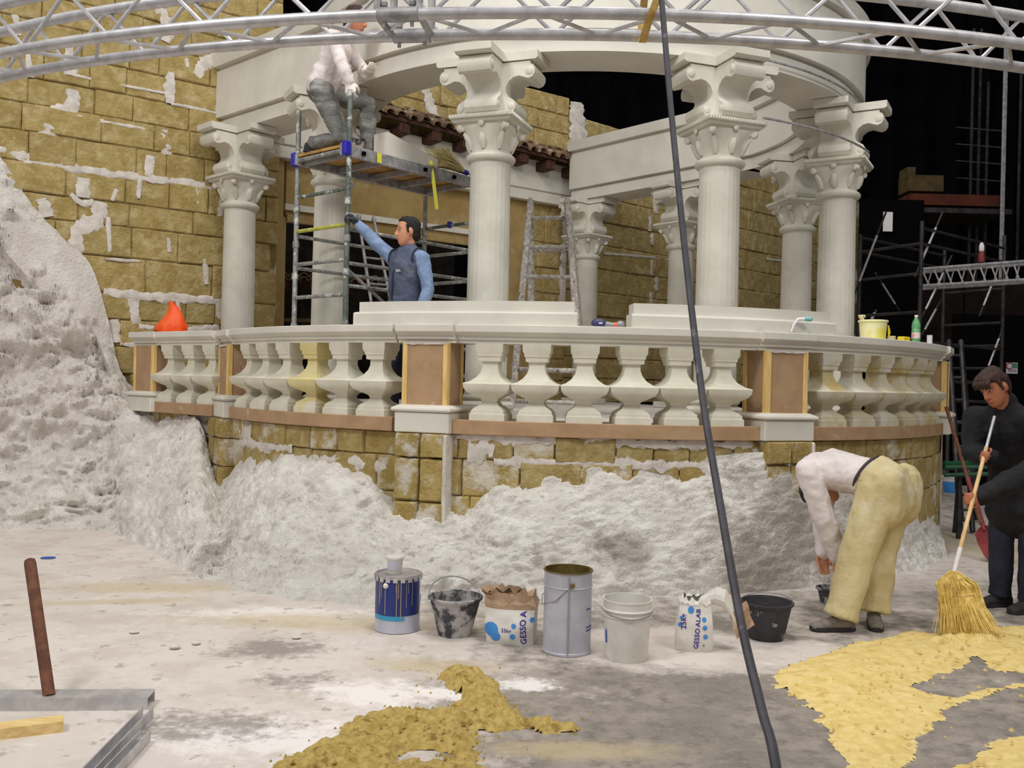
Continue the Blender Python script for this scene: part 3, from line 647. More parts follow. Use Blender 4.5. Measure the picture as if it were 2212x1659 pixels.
# ================================================================ THE ROTUNDA
# ---- columns
def extr_outline():
    o = [(.0, .0), (.20, .0), (.245, .02), (.27, .055), (.272, .09), (.255, .125), (.215, .15), (.19, .17), (.178, .20), (.182, .24), (.205, .29), (.25, .325), (.30, .335),
         (.345, .318), (.385, .305), (.42, .318), (.44, .35), (.442, .39), (.425, .42), (.40, .43), (.40, .455), (.0, .455)]
    return o
def make_column():
    root = thing('column', 'column', 'column')
    sh = MB(); rings = []
    for z, r in ((.20, .192), (.25, .184), (.9, .184), (1.5, .181), (2.2, .176), (2.26, .182)):
        ring = []
        for a in range(96):
            fl_ = .0028 * max(0, math.cos(a * 2 * PI / 4)) if .3 < z < 2.25 else 0
            rr = r - fl_; ring.append(V((rr * math.cos(2 * PI * a / 96), rr * math.sin(2 * PI * a / 96), z)))
        rings.append(ring)
    sh.loft(rings); sh.build('shaft', 'white_plaster', root, angle=50)
    bs = MB(); bs.bevbox((0, 0, .045), (.50, .50, .09), .01)
    bs.lathe([(.24, .09), (.255, .105), (.255, .13), (.235, .15), (.205, .16), (.20, .175), (.22, .185), (.22, .2), (.195, .205)], 40)
    bs.build('base', 'white_plaster', root)
    MB().lathe([(.176, 2.235), (.205, 2.245), (.218, 2.265), (.218, 2.285), (.205, 2.30), (.186, 2.31), (.182, 2.33)], 40).build('necking_ring', 'white_plaster', root)
    cp = MB(); rings = []
    for z, r, sq in ((2.32, .182, 0), (2.36, .186, 0), (2.40, .196, .1), (2.45, .212, .25), (2.50, .236, .5), (2.535, .25, .8), (2.55, .252, 1)):
        ring = []
        for a in range(48):
            t = 2 * PI * a / 48; c_, s_ = math.cos(t), math.sin(t); m = max(abs(c_), abs(s_)); rr = r * ((1 - sq) + sq * (1 / m) * .92) + .008 * math.sin(a * PI / 3) * (1 if 2.36 < z < 2.5 else 0)
            ring.append(V((rr * c_, rr * s_, z)))
        rings.append(ring)
    cp.loft(rings); cap = cp.build('capital', 'white_plaster', root)
    for sx in (-1, 1):
        for sy in (-1, 1):
            vo = MB(); ang = math.atan2(sy, sx); ax = V((-math.sin(ang), math.cos(ang), 0)); c0 = V((sx * .205, sy * .205, 2.515))
            vo.tube([c0 - ax * .028, c0 - ax * .02, c0 + ax * .02, c0 + ax * .028], [.024, .034, .034, .024], 12)
            pts = [V((sx * r, sy * r, z)) for r, z in ((.128, 2.34), (.138, 2.39), (.158, 2.44), (.185, 2.475))]
            vo.tube(pts, [.02, .034, .030, .012], 8); vo.build('corner_leaf', 'white_plaster', cap)
    for k_ in range(4):
        R_ = rotz(k_ * PI / 2); vo = MB()
        vo.lathe([(.0, -.02), (.026, -.012), (.030, .0), (.018, .010), (.0, .012)], 10, R_ @ V((.0, -.252, 2.545)), R_ @ Matrix.Rotation(PI / 2, 3, 'X')); vo.build('rosette', 'white_plaster', cap)
        vo = MB(); vo.tube([R_ @ V((0, -.182, 2.34)), R_ @ V((0, -.193, 2.39)), R_ @ V((0, -.214, 2.44)), R_ @ V((0, -.232, 2.46))], [.022, .040, .034, .012], 8); vo.build('leaf', 'white_plaster', cap)
    ab = MB(); ab.lathe([(.25, 2.55), (.265, 2.56), (.275, 2.58), (.285, 2.585), (.285, 2.615), (.27, 2.62)], square=True)
    for k_ in range(4):       # rope edge
        R_ = rotz(k_ * PI / 2)
        for i in range(22): ab.tube([R_ @ V((-.275 + i * .0252, -.287, 2.588)), R_ @ V((-.262 + i * .0252, -.287, 2.613))], .0075, 5)
    ab.build('abacus', 'white_plaster', root)
    Z0 = 2.62; ol = [(a, z * (3.145 - Z0) / .535) for a, z in extr_outline()]
    fullo = ol[1:-1] + [(-a, z) for a, z in reversed(ol[1:-1])]
    for axx in (V((1, 0, 0)), V((0, 1, 0))):
        br = MB(); br.extrude(fullo, (0, 0, Z0), axx, (0, 0, 1), .30)
        o = br.build('scroll_bracket', 'white_plaster', root, angle=30)
        yy = axx.cross(V((0, 0, 1)))
        for s_ in (-1, 1):
            for r_, z_, rad in ((.395, .365, .036), (.235, .075, .03)):
                c0 = V((0, 0, Z0)) + axx * (s_ * r_) + V((0, 0, z_))
                MB().tube([c0 - yy * .160, c0 - yy * .154, c0 + yy * .154, c0 + yy * .160], [rad * .7, rad, rad, rad * .7], 12).build('scroll_eye', 'white_plaster', o)
    ip = MB()
    for axx in (V((1, 0, 0)), V((0, 1, 0))):
        ip.extrude([(-.45, .455), (-.47, .47), (-.47, .53), (.47, .53), (.47, .47), (.45, .455)], (0, 0, Z0), axx, (0, 0, 1), .33)
    ip.build('impost_cap', 'white_plaster', root, smooth=False)
    return root
colp = make_column()
COLS = [((-3.20, 10.74), -43, 'white fluted column at the left end of the rotunda, against the block wall'),
        ((-1.85, 9.32), -60, 'white fluted column standing behind the front frame of the scaffold tower'),
        (tuple(ring_pt(-20, 2.93)), -20, 'tall white fluted column between the man in blue and the stepladder'),
        (tuple(ring_pt(20, 2.95)), 20, 'tall white column right behind the hanging black cable'),
        ((3.25, 9.36), 60, 'white column at the right end of the rotunda, beside the dark hall'),
        ((3.47, 11.4), 100, 'shorter looking white column just left of the rightmost column'),
        ((2.36, 13.15), 127, 'far white column in front of the block wall, half behind the cable'),
        ((1.12, 14.45), 44, 'farthest white column, partly hidden by the plaster-splashed stepladder')]
for i, ((x, y), th, lab) in enumerate(COLS):
    o = colp if i == 0 else copy_tree(colp)
    o.location = (x, y, 1.15); o.rotation_euler = (0, 0, math.radians(th)); o['label'] = lab; o['group'] = 'columns of the rotunda'; o['kind'] = 'thing'

# ---- entablature
ENT = [(-.26, 4.305), (.26, 4.305), (.26, 4.45), (.235, 4.455), (.235, 4.475), (.31, 4.48), (.31, 5.02), (.285, 5.03), (.285, 5.05), (.36, 5.06), (.38, 5.20),
       (-.38, 5.20), (-.36, 5.06), (-.285, 5.05), (-.285, 5.03), (-.31, 5.02), (-.31, 4.48), (-.235, 4.475), (-.235, 4.455), (-.26, 4.45)]
def frames(pts):
    pts = [V((p[0], p[1])) for p in pts]; out = []; m = len(pts)
    for i, p in enumerate(pts):
        a = (pts[i] - pts[i - 1]).normalized() if i else None; b = (pts[i + 1] - pts[i]).normalized() if i < m - 1 else None
        t = ((a + b).normalized() if a is not None and b is not None else (a if a is not None else b)); w = V((t.y, -t.x))
        sc = 1.0 if a is None or b is None else 1 / max(.5, t.dot(b)); out.append((p, w * sc))
    return out
ent = thing('rotunda_entablature', 'white curved entablature carried on the columns, with straight wings to the wall', 'entablature', (RCX, RCY, 4.3))
MB().sweep(ENT, frames([ring_pt(a, 2.79) for a in range(-62, 119, 3)])).build('ring_beam', 'white_paint', ent, angle=25)
rp = ring_pt(-62, 2.79)
MB().sweep(ENT, frames([(-3.38, 11.12), (rp.x + .02, rp.y)])).build('wing_beam', 'white_paint', ent, angle=25)
re_ = ring_pt(117, 2.79)
MB().sweep(ENT, frames([(re_.x, re_.y), (1.05, 14.62)])).build('rear_beam', 'white_paint', ent, angle=25)
ENTW = [(.0, 4.305), (.2, 4.305), (.2, 4.45), (.175, 4.455), (.175, 4.475), (.21, 4.48), (.21, 4.93), (.0, 4.93)]
q0_, _, w0_ = on_fa(.15); q1_, _, _ = on_fa(FA.len - .02)
MB().sweep(ENTW, [(q0_, w0_), (q1_, w0_)]).build('rear_beam', 'white_paint', ent, angle=25)
# ---- bent edging strips between the capitals at the right
def strip(th0, th1, R, z, lab):
    pts = [V((*ring_pt(th0 + (th1 - th0) * i / 24, R), z)) for i in range(25)]
    o = MB().tube(pts, .011, 6).build('bent_rod', 'aluminium_dull', origin=True); tag(o, lab, 'rod'); return o
strip(23, 70, 3.10, 4.36, 'thin grey rod bent along the underside of the entablature at the right')
strip(24, 54, 3.26, 3.79, 'thin grey rod bent between the capitals of the two right front columns')

# ---- balustrade
PB = bal_pt(-60, BR); PE = V((-3.84, 9.93))
tB = (PB - PE).normalized(); wB = V((tB.y, -tB.x)); thB = math.degrees(math.atan2(wB.x, -wB.y))
bal = thing('balustrade', 'curved white balustrade with square balusters and unfinished board pedestals', 'balustrade', (RCX, RCY - BR, 1.075))
RAIL = [(-.17, 1.77), (.105, 1.77), (.105, 1.795), (.125, 1.80), (.125, 1.825), (.16, 1.842), (.172, 1.856), (.172, 1.905), (.165, 1.91), (-.20, 1.91), (-.20, 1.86), (-.17, 1.85)]
PROF = [(.137, 0), (.137, .049), (.128, .055), (.126, .075), (.110, .093), (.075, .115), (.057, .142), (.068, .165), (.11, .188), (.158, .215), (.176, .245), (.181, .278), (.176, .284), (.14, .296), (.10, .325),
        (.072, .365), (.060, .405), (.060, .447), (.083, .452), (.086, .485), (.094, .490), (.094, .508), (.106, .530), (.108, .585)]
def arcf(t0, t1, R=BR, step=2.0):
    n = max(2, int(abs(t1 - t0) / step)); return [(bal_pt(t0 + (t1 - t0) * i / n, R), ring_out(t0 + (t1 - t0) * i / n)) for i in range(n + 1)]
PEDS = [-60, -20, 20.8, 61]
hw = 3.4
for a, c in ((-60 + hw, -20.8 - hw), (-20 + hw, 20.8 - hw), (20.8 + hw, 61 - hw)):
    MB().sweep(RAIL, arcf(a - .2, c + .2)).build('handrail', 'white_paint', bal, angle=30)
    MB().sweep([(-.2, 1.075), (.145, 1.075), (.15, 1.08), (.15, 1.18), (.145, 1.185), (-.2, 1.185)], arcf(a - .2, c + .2)).build('base_strip', 'mdf', bal, angle=30)
MB().sweep(RAIL, [(PE, wB), (PB - tB * .22, wB)]).build('handrail', 'white_paint', bal, angle=30)
MB().sweep([(-.2, 1.075), (.15, 1.075), (.15, 1.185), (-.2, 1.185)], [(PE + tB * .15, wB), (PB - tB * .22, wB)]).build('base_strip', 'mdf', bal, smooth=False)
bm_ = None
def baluster(q, th, mat='baluster_plaster'):
    global bm_
    if bm_ is None:
        tmp = MB().lathe([(r, z) for r, z in PROF], square=True).build('baluster', None, angle=32); bm_ = {}; bm_['mesh'] = tmp.data; D.objects.remove(tmp)
    if mat not in bm_:
        me = bm_['mesh'].copy(); me.materials.clear(); me.materials.append(MATS[mat]); bm_[mat] = me
    o = D.objects.new('baluster', bm_[mat]); COL.objects.link(o); o.parent = bal
    o.location = V((q.x, q.y, 1.185)) - bal.location; o.rotation_euler = (0, 0, math.radians(th)); return o
for a, c, seg in ((-60, -20, 0), (-20, 20.8, 1), (20.8, 61, 2)):
    for i in range(6):
        th = a + 4.55 + (c - a - 9.1) * (i + .5) / 6
        mat = 'worn_baluster' if seg == 2 else ('yellowed_plaster' if seg == 0 and i == 3 else 'baluster_plaster')
        o = baluster(bal_pt(th, BR), th, mat)
        if mat == 'yellowed_plaster': o['label'] = 'yellowed baluster'
for i in range(3):
    q = PE + tB * (.42 + i * .375); baluster(q, thB)
def pedestal(q, th, label=None):
    R_ = rotz(math.radians(th)); c = lambda x, y, z: R_ @ V((x, y, z)) + V((q.x, q.y, 0))
    die = MB().box(c(0, 0, 1.52), (.37, .30, .50), R_).build('pedestal', 'mdf', bal, smooth=False)
    for sx in (-1, 1):
        for sy in (-1, 1): MB().bevbox(c(sx * .172, sy * .147, 1.52), (.042, .024, .50), .004, R_).build('batten', 'batten_pine', die)
    for sx in (-1, 1):
        for sy in (-1, 1): MB().bevbox(c(sx * .180, sy * .128, 1.52), (.03, .04, .50), .004, R_).build('batten', 'batten_pine', die)
    bl = MB(); bl.bevbox(c(0, 0, 1.155), (.46, .40, .16), .008, R_)
    bl.lathe([(.225, 1.235), (.243, 1.24), (.252, 1.252), (.248, 1.266), (.225, 1.278), (.20, 1.29)], square=True, c=(q.x, q.y, 0), rot=R_, sy=.88)
    bl.build('plinth', 'white_paint', die)
    t = V((math.cos(math.radians(th)), math.sin(math.radians(th)))); w = V((t.y, -t.x))
    MB().sweep([(a + (.02 if a > 0 else -.02), z) for a, z in RAIL], [(q - t * .245, w), (q + t * .245, w)]).build('rail_cap', 'white_paint', die, angle=30)
    if q.x > -3: MB().add([c(-.17 + .034 * i, -.163, 1.77 - (.012 + .02 * abs(noise.noise(V((i * .7, th, 0))))) * j) for j in (0, 1) for i in range(11)], [(i, i + 1, i + 12, i + 11) for i in range(10)]).build('plaster_drip', 'plaster_patch', die)
for th in PEDS: pedestal(bal_pt(th, BR), th)
pedestal(PE + tB * .05, thB)

# ---- two curved white kerb pieces standing on the rail
def kerb(px0, px1, z_px, lab):
    def th_of(px):
        best = min(((abs(proj((*bal_pt(a / 4, 3.95), 2.0))[0] - px), a / 4) for a in range(-260, 260)))
        return best[1]
    a, c = th_of(px0), th_of(px1)
    root = thing('curved_kerb', lab, 'kerb', (*bal_pt((a + c) / 2, BR), 1.91), group='white kerb pieces lying on the rail')
    MB().sweep([(-.14, 1.91), (.115, 1.91), (.115, 2.00), (.105, 2.012), (.07, 2.018), (-.14, 2.018)], arcf(a - .3, c + .3)).build('moulding', 'white_paint', root, angle=30)
    MB().sweep([(-.14, 2.018), (.065, 2.018), (.065, 2.098), (-.14, 2.098)], arcf(a, c)).build('upstand', 'white_paint', root, angle=30)
    return root
kerb(772, 1243, 650, 'curved white kerb piece on the rail below the man in blue')
kerb(1368, 1800, 660, 'curved white kerb piece on the rail crossed by the black cable')

# ---- tiled eave over the facade, between the columns
eav = thing('tiled_eave', 'weathered clay tile eave on dark rafter ends above the doorway', 'eave', (*on_fa(2.5, .3)[0], 4.6))
s_a, s_b = sa(730, 250), FA.len + .05
q0, t_, w_ = on_fa(s_a); q1, _, _ = on_fa(s_b)
EZ = lambda s: .34 - .14 * (s - s_a) / (s_b - s_a)
sob = MB(); sob.loft([[V((q.x + w_.x * a, q.y + w_.y * a, z + e)) for a, z in [(.52, 4.68), (.52, 4.72), (-.05, 4.98), (-.05, 4.94)]] for q, e in ((q0, EZ(s_a)), (q1, EZ(s_b)))])
sob.build('soffit_board', 'dark_wood', eav, smooth=False)
n_t = int((s_b - s_a) / .19)
for i in range(n_t):
    s = s_a + .1 + i * .19; q, t, w = on_fa(s)
    def cover(a0, z0, a1, z1, r0, r1):
        rings = []
        for a, z, r in ((a0, z0, r0), (a1, z1, r1)):
            o = V((q.x + w.x * a, q.y + w.y * a, z)); ring = []
            for kk in range(9):
                u = PI * kk / 8; ring.append(o + V((t.x, t.y, 0)) * (r * math.cos(u)) + V((0, 0, r * math.sin(u))))
            for kk in range(8, -1, -1):
                u = PI * kk / 8; ring.append(o + V((t.x, t.y, 0)) * ((r - .018) * math.cos(u)) + V((0, 0, (r - .018) * math.sin(u))))
            rings.append(ring)
        return MB().loft(rings).build('roof_tile', 'clay_tile', eav)
    dz = random.uniform(-.012, .012) + EZ(s)
    cover(.60 + random.uniform(-.02, .02), 4.715 + dz, .18, 4.90 + dz, .086, .07); cover(.26, 4.885 + dz, -.08, 5.03 + dz, .086, .07)
for i in range(9):
    s = s_a + .25 + i * .52
    if s > s_b - .1: break
    q, t, w = on_fa(s); R_ = Matrix(((t.x, -w.x, 0), (t.y, -w.y, 0), (0, 0, 1)))
    c0 = V((q.x + w.x * .22, q.y + w.y * .22, 4.60 + EZ(s))); MB().bevbox(c0, (.16, .56, .14), .01, R_).build('rafter_end', 'dark_wood', eav)
# ================================================================ TRUSS, CABLE, SCAFFOLD, LADDERS
TCX, TD, TR, TZ, TS = .421, 3.76, 6.756, CAMZ + 1.496, .236
TCY = TD + TR
def tr_pt(th, R, z): a = math.radians(th); return V((TCX + R * math.sin(a), TCY - R * math.cos(a), z))
trs = thing('curved_truss', 'curved aluminium box truss hanging across the top of the view', 'truss', (TCX, TD, TZ))
for R, z in ((TR, TZ), (TR - TS, TZ), (TR, TZ + TS), (TR - TS, TZ + TS)):
    MB().tube([tr_pt(a * .75, R, z) for a in range(-46, 47)], .025, 12).build('chord', 'aluminium', trs)
dth = 2.15; i = 0; a = -33.0
while a < 33:
    s0 = i % 2 == 0
    def brace(R0, z0, R1, z1, a0=a, off=0.0):
        p0 = tr_pt(a0 + off, R0, z0); p1 = tr_pt(a0 + dth + off, R1, z1)
        MB().tube([p0, p1], .0095, 6).build('lattice_brace', 'aluminium', trs)
    for z in (TZ,):
        brace(TR, z, TR - TS, z) if s0 else brace(TR - TS, z, TR, z)
    for R in (TR, TR - TS):
        brace(R, TZ, R, TZ + TS, off=.5) if s0 else brace(R, TZ + TS, R, TZ, off=.5)
    a += dth; i += 1
# bolted joint of two truss lengths
thj = math.degrees(math.asin((P(858, 60, 3.8).x - TCX) / TR)); jn = []
for R, z in ((TR, TZ), (TR - TS, TZ), (TR, TZ + TS), (TR - TS, TZ + TS)):
    m_ = MB(); m_.tube([tr_pt(thj + d, R, z) for d in (-.75, -.72, -.2, .2, .72, .75)], [.024, .031, .031, .031, .031, .024], 12)
    for d in (-.5, .5):
        p = tr_pt(thj + d, R, z); m_.tube([p + V((0, 0, .045)), p - V((0, 0, .05))], .008, 8); m_.tube([p + V((0, 0, .052)), p + V((0, 0, .036))], .014, 6)
    m_.build('coupler', 'aluminium_dull', trs)
for d in (-.75, .75):
    m_ = MB()
    for (R0, z0), (R1, z1) in (((TR, TZ), (TR - TS, TZ)), ((TR, TZ), (TR, TZ + TS)), ((TR - TS, TZ), (TR - TS, TZ + TS))):
        p0, p1 = tr_pt(thj + d, R0, z0), tr_pt(thj + d, R1, z1); m_.tube([p0, p1], .016, 8)
    m_.build('end_frame', 'aluminium_dull', trs)
# strap hanging over the truss
p0 = P(1424, -12, 3.70); p1 = P(1404, 40, 3.72); p2 = P(1394, 70, 3.82); p3 = P(1388, 92, 3.93); p4 = P(1386, 60, 4.03); p5 = P(1392, 0, 4.05)
mb = MB(); pts = spline([p0, p1, p2, p3, p4, p5], 6)
mb.loft([[p + V((sx, sy * .3, 0)) for sx, sy in ((-.016, -.01), (.016, -.01), (.016, .01), (-.016, .01))] for p in pts]); st = mb.build('lifting_strap', 'strap_ochre', origin=True)
tag(st, 'tan webbing strap looped over the truss beside the black cable', 'strap')
# black cable from the truss down towards the camera
cp_ = [(P(1424, -60, 3.66)), P(1432, 30, 3.62), P(1452, 260, 3.45), P(1482, 560, 3.2), P(1518, 860, 2.9), P(1556, 1090, 2.6), P(1600, 1340, 2.3), P(1645, 1530, 2.05), P(1680, 1680, 1.9)]
e_ = cp_[-1]; cp_ += [V((e_.x - .0, 1.62, .28)), V((e_.x - .1, 1.35, .06)), V((e_.x - .5, 1.0, .012)), V((e_.x - 1.2, .8, .012))]
cb = MB().tube(spline(cp_, 8), .0115, 8).build('power_cable', 'cable_black'); tag(cb, 'thick black cable hanging from the truss down to the floor near the camera', 'cable')

# ---- scaffold tower on the terrace
U = [V((-2.06, 8.70)), V((-1.49, 8.20))]; dU = V((.65, .76)); U3 = U[0] + dU * 1.667; U4 = U[1] + dU * 1.667
sct = thing('scaffold_tower', 'plaster-splashed tube scaffold tower with a working deck beside the left columns', 'scaffold', (*((U[0] + U4) / 2), 1.15))
def pole(p, z0, z1, mat, r=.024, name='upright'):
    o = MB().tube([(p.x, p.y, z0), (p.x, p.y, z1)], r, 10).build(name, mat, sct)
    for z in (1.55, 1.95, 2.42, 2.72, 3.05):
        if z < z1 - .1: MB().tube([(p.x, p.y, z - .03), (p.x, p.y, z - .02), (p.x, p.y, z + .02), (p.x, p.y, z + .03)], [.029, .032, .032, .029], 8).build('coupling', 'galvanised', o)
    return o
pole(U[0], 1.15, 3.98, 'galvanised'); pole(U[1], 1.15, 4.03, 'green_pipe'); pole(U3, 1.15, 3.45, 'aluminium_dull'); pole(U4, 1.15, 3.45, 'aluminium_dull')
def bar(a, za, b, zb, mat, r=.018, name='rung'): return MB().tube([(a.x, a.y, za), (b.x, b.y, zb)], r, 8).build(name, mat, sct)
for z, m_ in ((3.16, 'green_pipe'), (2.84, 'yellow_pipe'), (2.53, 'galvanised'), (2.22, 'galvanised'), (1.8, 'galvanised'), (1.4, 'galvanised')): bar(U[0], z, U[1], z, m_)
for z, m_ in ((3.10, 'green_pipe'), (2.80, 'galvanised'), (2.5, 'galvanised'), (2.2, 'galvanised'), (1.8, 'galvanised')): bar(U3, z, U4, z, m_)
for z in (2.80, 2.50): bar(U[0], z, U3, z, 'galvanised', .017, 'ledger')
for z in (2.80, 2.50, 2.3): bar(U[1], z, U4, z, 'galvanised', .017, 'ledger')
bar(U[0], 1.45, U3, 2.45, 'galvanised', .015, 'diagonal'); bar(U[1], 2.45, U4, 1.45, 'galvanised', .015, 'diagonal')
DZ = 3.56
def deck_pt(a, b, z): p = U[0] + (U[1] - U[0]) * a + dU * b; return V((p.x, p.y, z))
Rd = Matrix(((-dU.normalized().y, dU.normalized().x, 0), (dU.normalized().x, dU.normalized().y, 0), (0, 0, 1)))
Rd = Matrix(((dU.normalized().x, -dU.normalized().y, 0), (dU.normalized().y, dU.normalized().x, 0), (0, 0, 1)))
dk = MB().box(deck_pt(.5, .84, DZ - .02), (1.76, .62, .025), Rd).build('deck_board', 'deck_wood', sct, smooth=False)
for a in (.06, .94): MB().bevbox(deck_pt(a, .84, DZ - .055), (1.80, .03, .11), .006, Rd).build('deck_beam', 'aluminium_dull', sct)
for b in (.05, .45, .85, 1.25, 1.62): MB().box(deck_pt(.5, b, DZ - .075), (.04, .62, .05), Rd).build('deck_cross_member', 'aluminium_dull', sct, smooth=False)
for a, b in ((.0, -.05), (1.0, -.05)): MB().bevbox(deck_pt(a, b + .02, DZ - .05), (.075, .06, .13), .012, Rd).build('deck_clip', 'blue_plastic', sct)
bl = MB(); bar_ = [deck_pt(.02, -.02, DZ - .06), deck_pt(.98, -.02, DZ - .06)]; bl.tube(bar_, .022, 8); bl.build('end_rail', 'galvanised', sct)
for b in (.18, .95, 1.35): MB().box(deck_pt(.985, b, DZ - .055), (.035, .02, .035), Rd).build('deck_slot', 'dark_void', sct, smooth=False)
cq = U3.lerp(U4, .5); MB().bevbox((cq.x, cq.y, 3.11), (.05, .055, .07), .012, Rd).build('clip', 'blue_plastic', sct)
MB().box(deck_pt(.99, .36, DZ - .06), (.05, .006, .09), Rd).build('sticker', 'tape_yellow', sct, smooth=False)
# things on the deck
def cone_bucket(name, label, c, r0, r1, h, mat, inside, handle=None, group=None, fill=None):
    root = thing(name, label, 'bucket', c, group=group); c = V(c)
    o = MB().lathe([(0, 0), (r0, 0), (r0 + .003, .01), (r1 - .004, h - .02), (r1 + .008, h - .016), (r1 + .01, h - .003), (r1 + .004, h), (r1 - .006, h - .002), (r1 - .012, h - .03), (r0 - .004, .02), (0, .02)], 32, c, caps=False).build('shell', mat, root)
    if fill: MB().lathe([(0, fill + .004), (r0 + (r1 - r0) * fill / h - .012, fill)], 24, c, caps=False).build('residue', inside, root)
    if handle is not None:
        lean, up_ = handle; ax = V((math.cos(lean), math.sin(lean), 0)); sd = V((-math.sin(lean), math.cos(lean), 0)); pts = []
        for i in range(17):
            u = PI * i / 16; pts.append(c + V((0, 0, h - .012)) + ax * ((r1 + .006) * math.cos(u)) + (V((0, 0, up_)) + sd * math.sqrt(max(0, (r1 * 1.02) ** 2 - up_ ** 2))) * math.sin(u))
        MB().tube(pts, .0035, 6).build('handle', 'tool_grey', root)
    return root
cone_bucket('bucket', 'black bucket on the scaffold deck beside the kneeling worker', deck_pt(.55, .32, DZ), .085, .115, .15, 'bucket_dusty', 'bucket_inside', (.6, .02))
wt = MB(); q = deck_pt(.80, .72, DZ)
ol_ = [(-.32, 0), (.34, 0), (.34, .085), (-.32, .215)]
wt.extrude(ol_, deck_pt(.70, .80, DZ), (dU.x, dU.y, 0), (0, 0, 1), .012); wt.extrude(ol_, deck_pt(.94, .80, DZ), (dU.x, dU.y, 0), (0, 0, 1), .012)
wt.box(deck_pt(.82, .81, DZ + .012), (.66, .16, .02), Rd); wt.box(deck_pt(.82, .475, DZ + .105), (.012, .16, .21), Rd)
o = wt.build('plaster_tray', 'white_paint', smooth=False, origin=True); tag(o, 'white slanted trough lying on the scaffold deck', 'tray')
br = thing('straw_brush', 'pale straw brush lying on the deck with blue tape on its handle', 'brush', deck_pt(.9, 1.32, DZ)); mb = MB(); rnd = random.Random(4)
for i in range(260):
    b0 = deck_pt(.9 + rnd.uniform(-.05, .05), 1.52, DZ + .05 + rnd.uniform(-.02, .02)); b1 = deck_pt(.9 + rnd.uniform(-.2, .2), 1.14 + rnd.uniform(-.05, .06), DZ + .08 + rnd.uniform(-.06, .13))
    mb.tube([b0, b0.lerp(b1, .5) + V((0, 0, .01)), b1], .0035, 3, caps=False)
bo = mb.build('bristles', 'straw_pale', br, smooth=False, fixnormals=False); bo['kind'] = 'stuff'
MB().tube([deck_pt(.9, 1.50, DZ + .05), deck_pt(.9, 1.60, DZ + .04)], .028, 8).build('binding', 'blue_plastic', br)
MB().tube([deck_pt(.9, 1.58, DZ + .04), deck_pt(.9, 1.85, DZ + .02)], .013, 8).build('handle', 'handle_wood', br)
p0 = P(928, 345, 9.05); p1 = P(935, 380, 9.02); p2 = P(944, 452, 9.02)
o = MB().loft([[p + V((sx, sy, 0)) for sx, sy in ((-.017, -.002), (.017, -.002), (.017, .002), (-.017, .002))] for p in spline([deck_pt(1.0, 1.02, DZ + .005), p0, p1, p2], 6)]).build('warning_tape', 'tape_yellow', origin=True)
tag(o, 'short yellow tape hanging down from the scaffold deck', 'tape')

# ---- stepladder splashed with plaster
def ladder(name, label, tops, feet_f, feet_b, nr, mat, zfloor, r=.026, rr=.017):
    """tops: two top points; front and back feet"""
    root = thing(name, label, 'ladder', ((feet_f[0][0] + feet_f[1][0]) / 2, (feet_f[0][1] + feet_f[1][1]) / 2, zfloor))
    for side in (feet_f, feet_b):
        if side is None: continue
        for tp_, ft in zip(tops, side):
            tp_, ft = V(tp_), V(ft); lump = [tp_.lerp(ft, i / 10) for i in range(11)]
            MB().tube(lump, [r * (1 + .16 * noise.noise(p * 9)) for p in lump], 8).build('stile', mat, root)
        for k_ in range(nr):
            e = (k_ + .55) / nr; a = V(tops[0]).lerp(V(side[0]), e); c = V(tops[1]).lerp(V(side[1]), e)
            if side is feet_f or k_ % 2: MB().tube([a, a.lerp(c, .5), c], rr, 8).build('rung', mat, root)
    for tp_ in tops: MB().lathe([(.0, -.03), (.03, -.025), (.034, .01), (.02, .045), (0, .05)], 10, tp_).build('top_cap', mat, root)
    return root
tl, trr = P(1146, 437, 9.35), P(1226, 436, 9.15)
fl_, fr = P(1122, 700, 9.0), P(1246, 700, 8.8)
def down(t, m, z): d = m - t; k_ = (z - t.z) / d.z; return t + d * k_
fl2, fr2 = down(tl, fl_, 1.16), down(trr, fr, 1.16)
bl2 = V((fl2.x + .22, fl2.y + 1.0, 1.16)); br2 = V((fr2.x + .12, fr2.y + 1.0, 1.16))
ladder('stepladder', 'plaster-splashed stepladder standing on the terrace right of the tall column', (tl, trr), (fl2, fr2), (bl2, br2), 7, 'splattered_ladder', 1.15, .034, .021)
tl, trr = P(775, 470, 12.3), P(808, 475, 12.6); fl2, fr2 = down(tl, P(800, 640, 12.1), 1.16), down(trr, P(842, 640, 12.4), 1.16)
ladder('stepladder', 'grey stepladder in the dark doorway behind the man in blue', (tl, trr), (fl2, fr2), None, 7, 'aluminium_dull', 1.15, .02, .014)

# ---- inside the dark doorway: a small tiled eave and boards
ie = thing('inner_tiled_eave', 'small clay tile eave seen inside the dark doorway', 'eave', P(650, 620, 13.6))
for i in range(13):
    c0 = P(612 + i * 22, 596 + i * .8, 13.5)
    for dz_ in (0, .055):
        rings = []
        for yy, r in ((0, .062), (.25, .055)):
            rings.append([c0 + V((.066 * 0 + r * math.cos(PI * k_ / 8), yy, r * math.sin(PI * k_ / 8) - dz_)) for k_ in range(9)] + [c0 + V(((r - .014) * math.cos(PI * k_ / 8), yy, (r - .014) * math.sin(PI * k_ / 8) - dz_)) for k_ in range(8, -1, -1)])
        MB().loft(rings).build('roof_tile', 'clay_tile', ie)
    if i % 3 == 0: MB().box(c0 + V((0, .25, -.13)), (.1, .5, .1)).build('rafter_end', 'dark_wood', ie, smooth=False)
c0, c1 = P(610, 600, 13.6), P(880, 612, 13.6)
MB().box((c0 + c1) / 2 + V((0, .35, -.03)), ((c1 - c0).length + .1, .7, .03)).build('soffit_board', 'dark_wood', ie, smooth=False)
for nm, a, b, w, d_, mat, lab in (('shelf_board', P(612, 662, 13.2), P(680, 664, 13.2), .09, .3, 'crate_wood', 'low pale board between scaffold legs in the doorway'),):
    pass
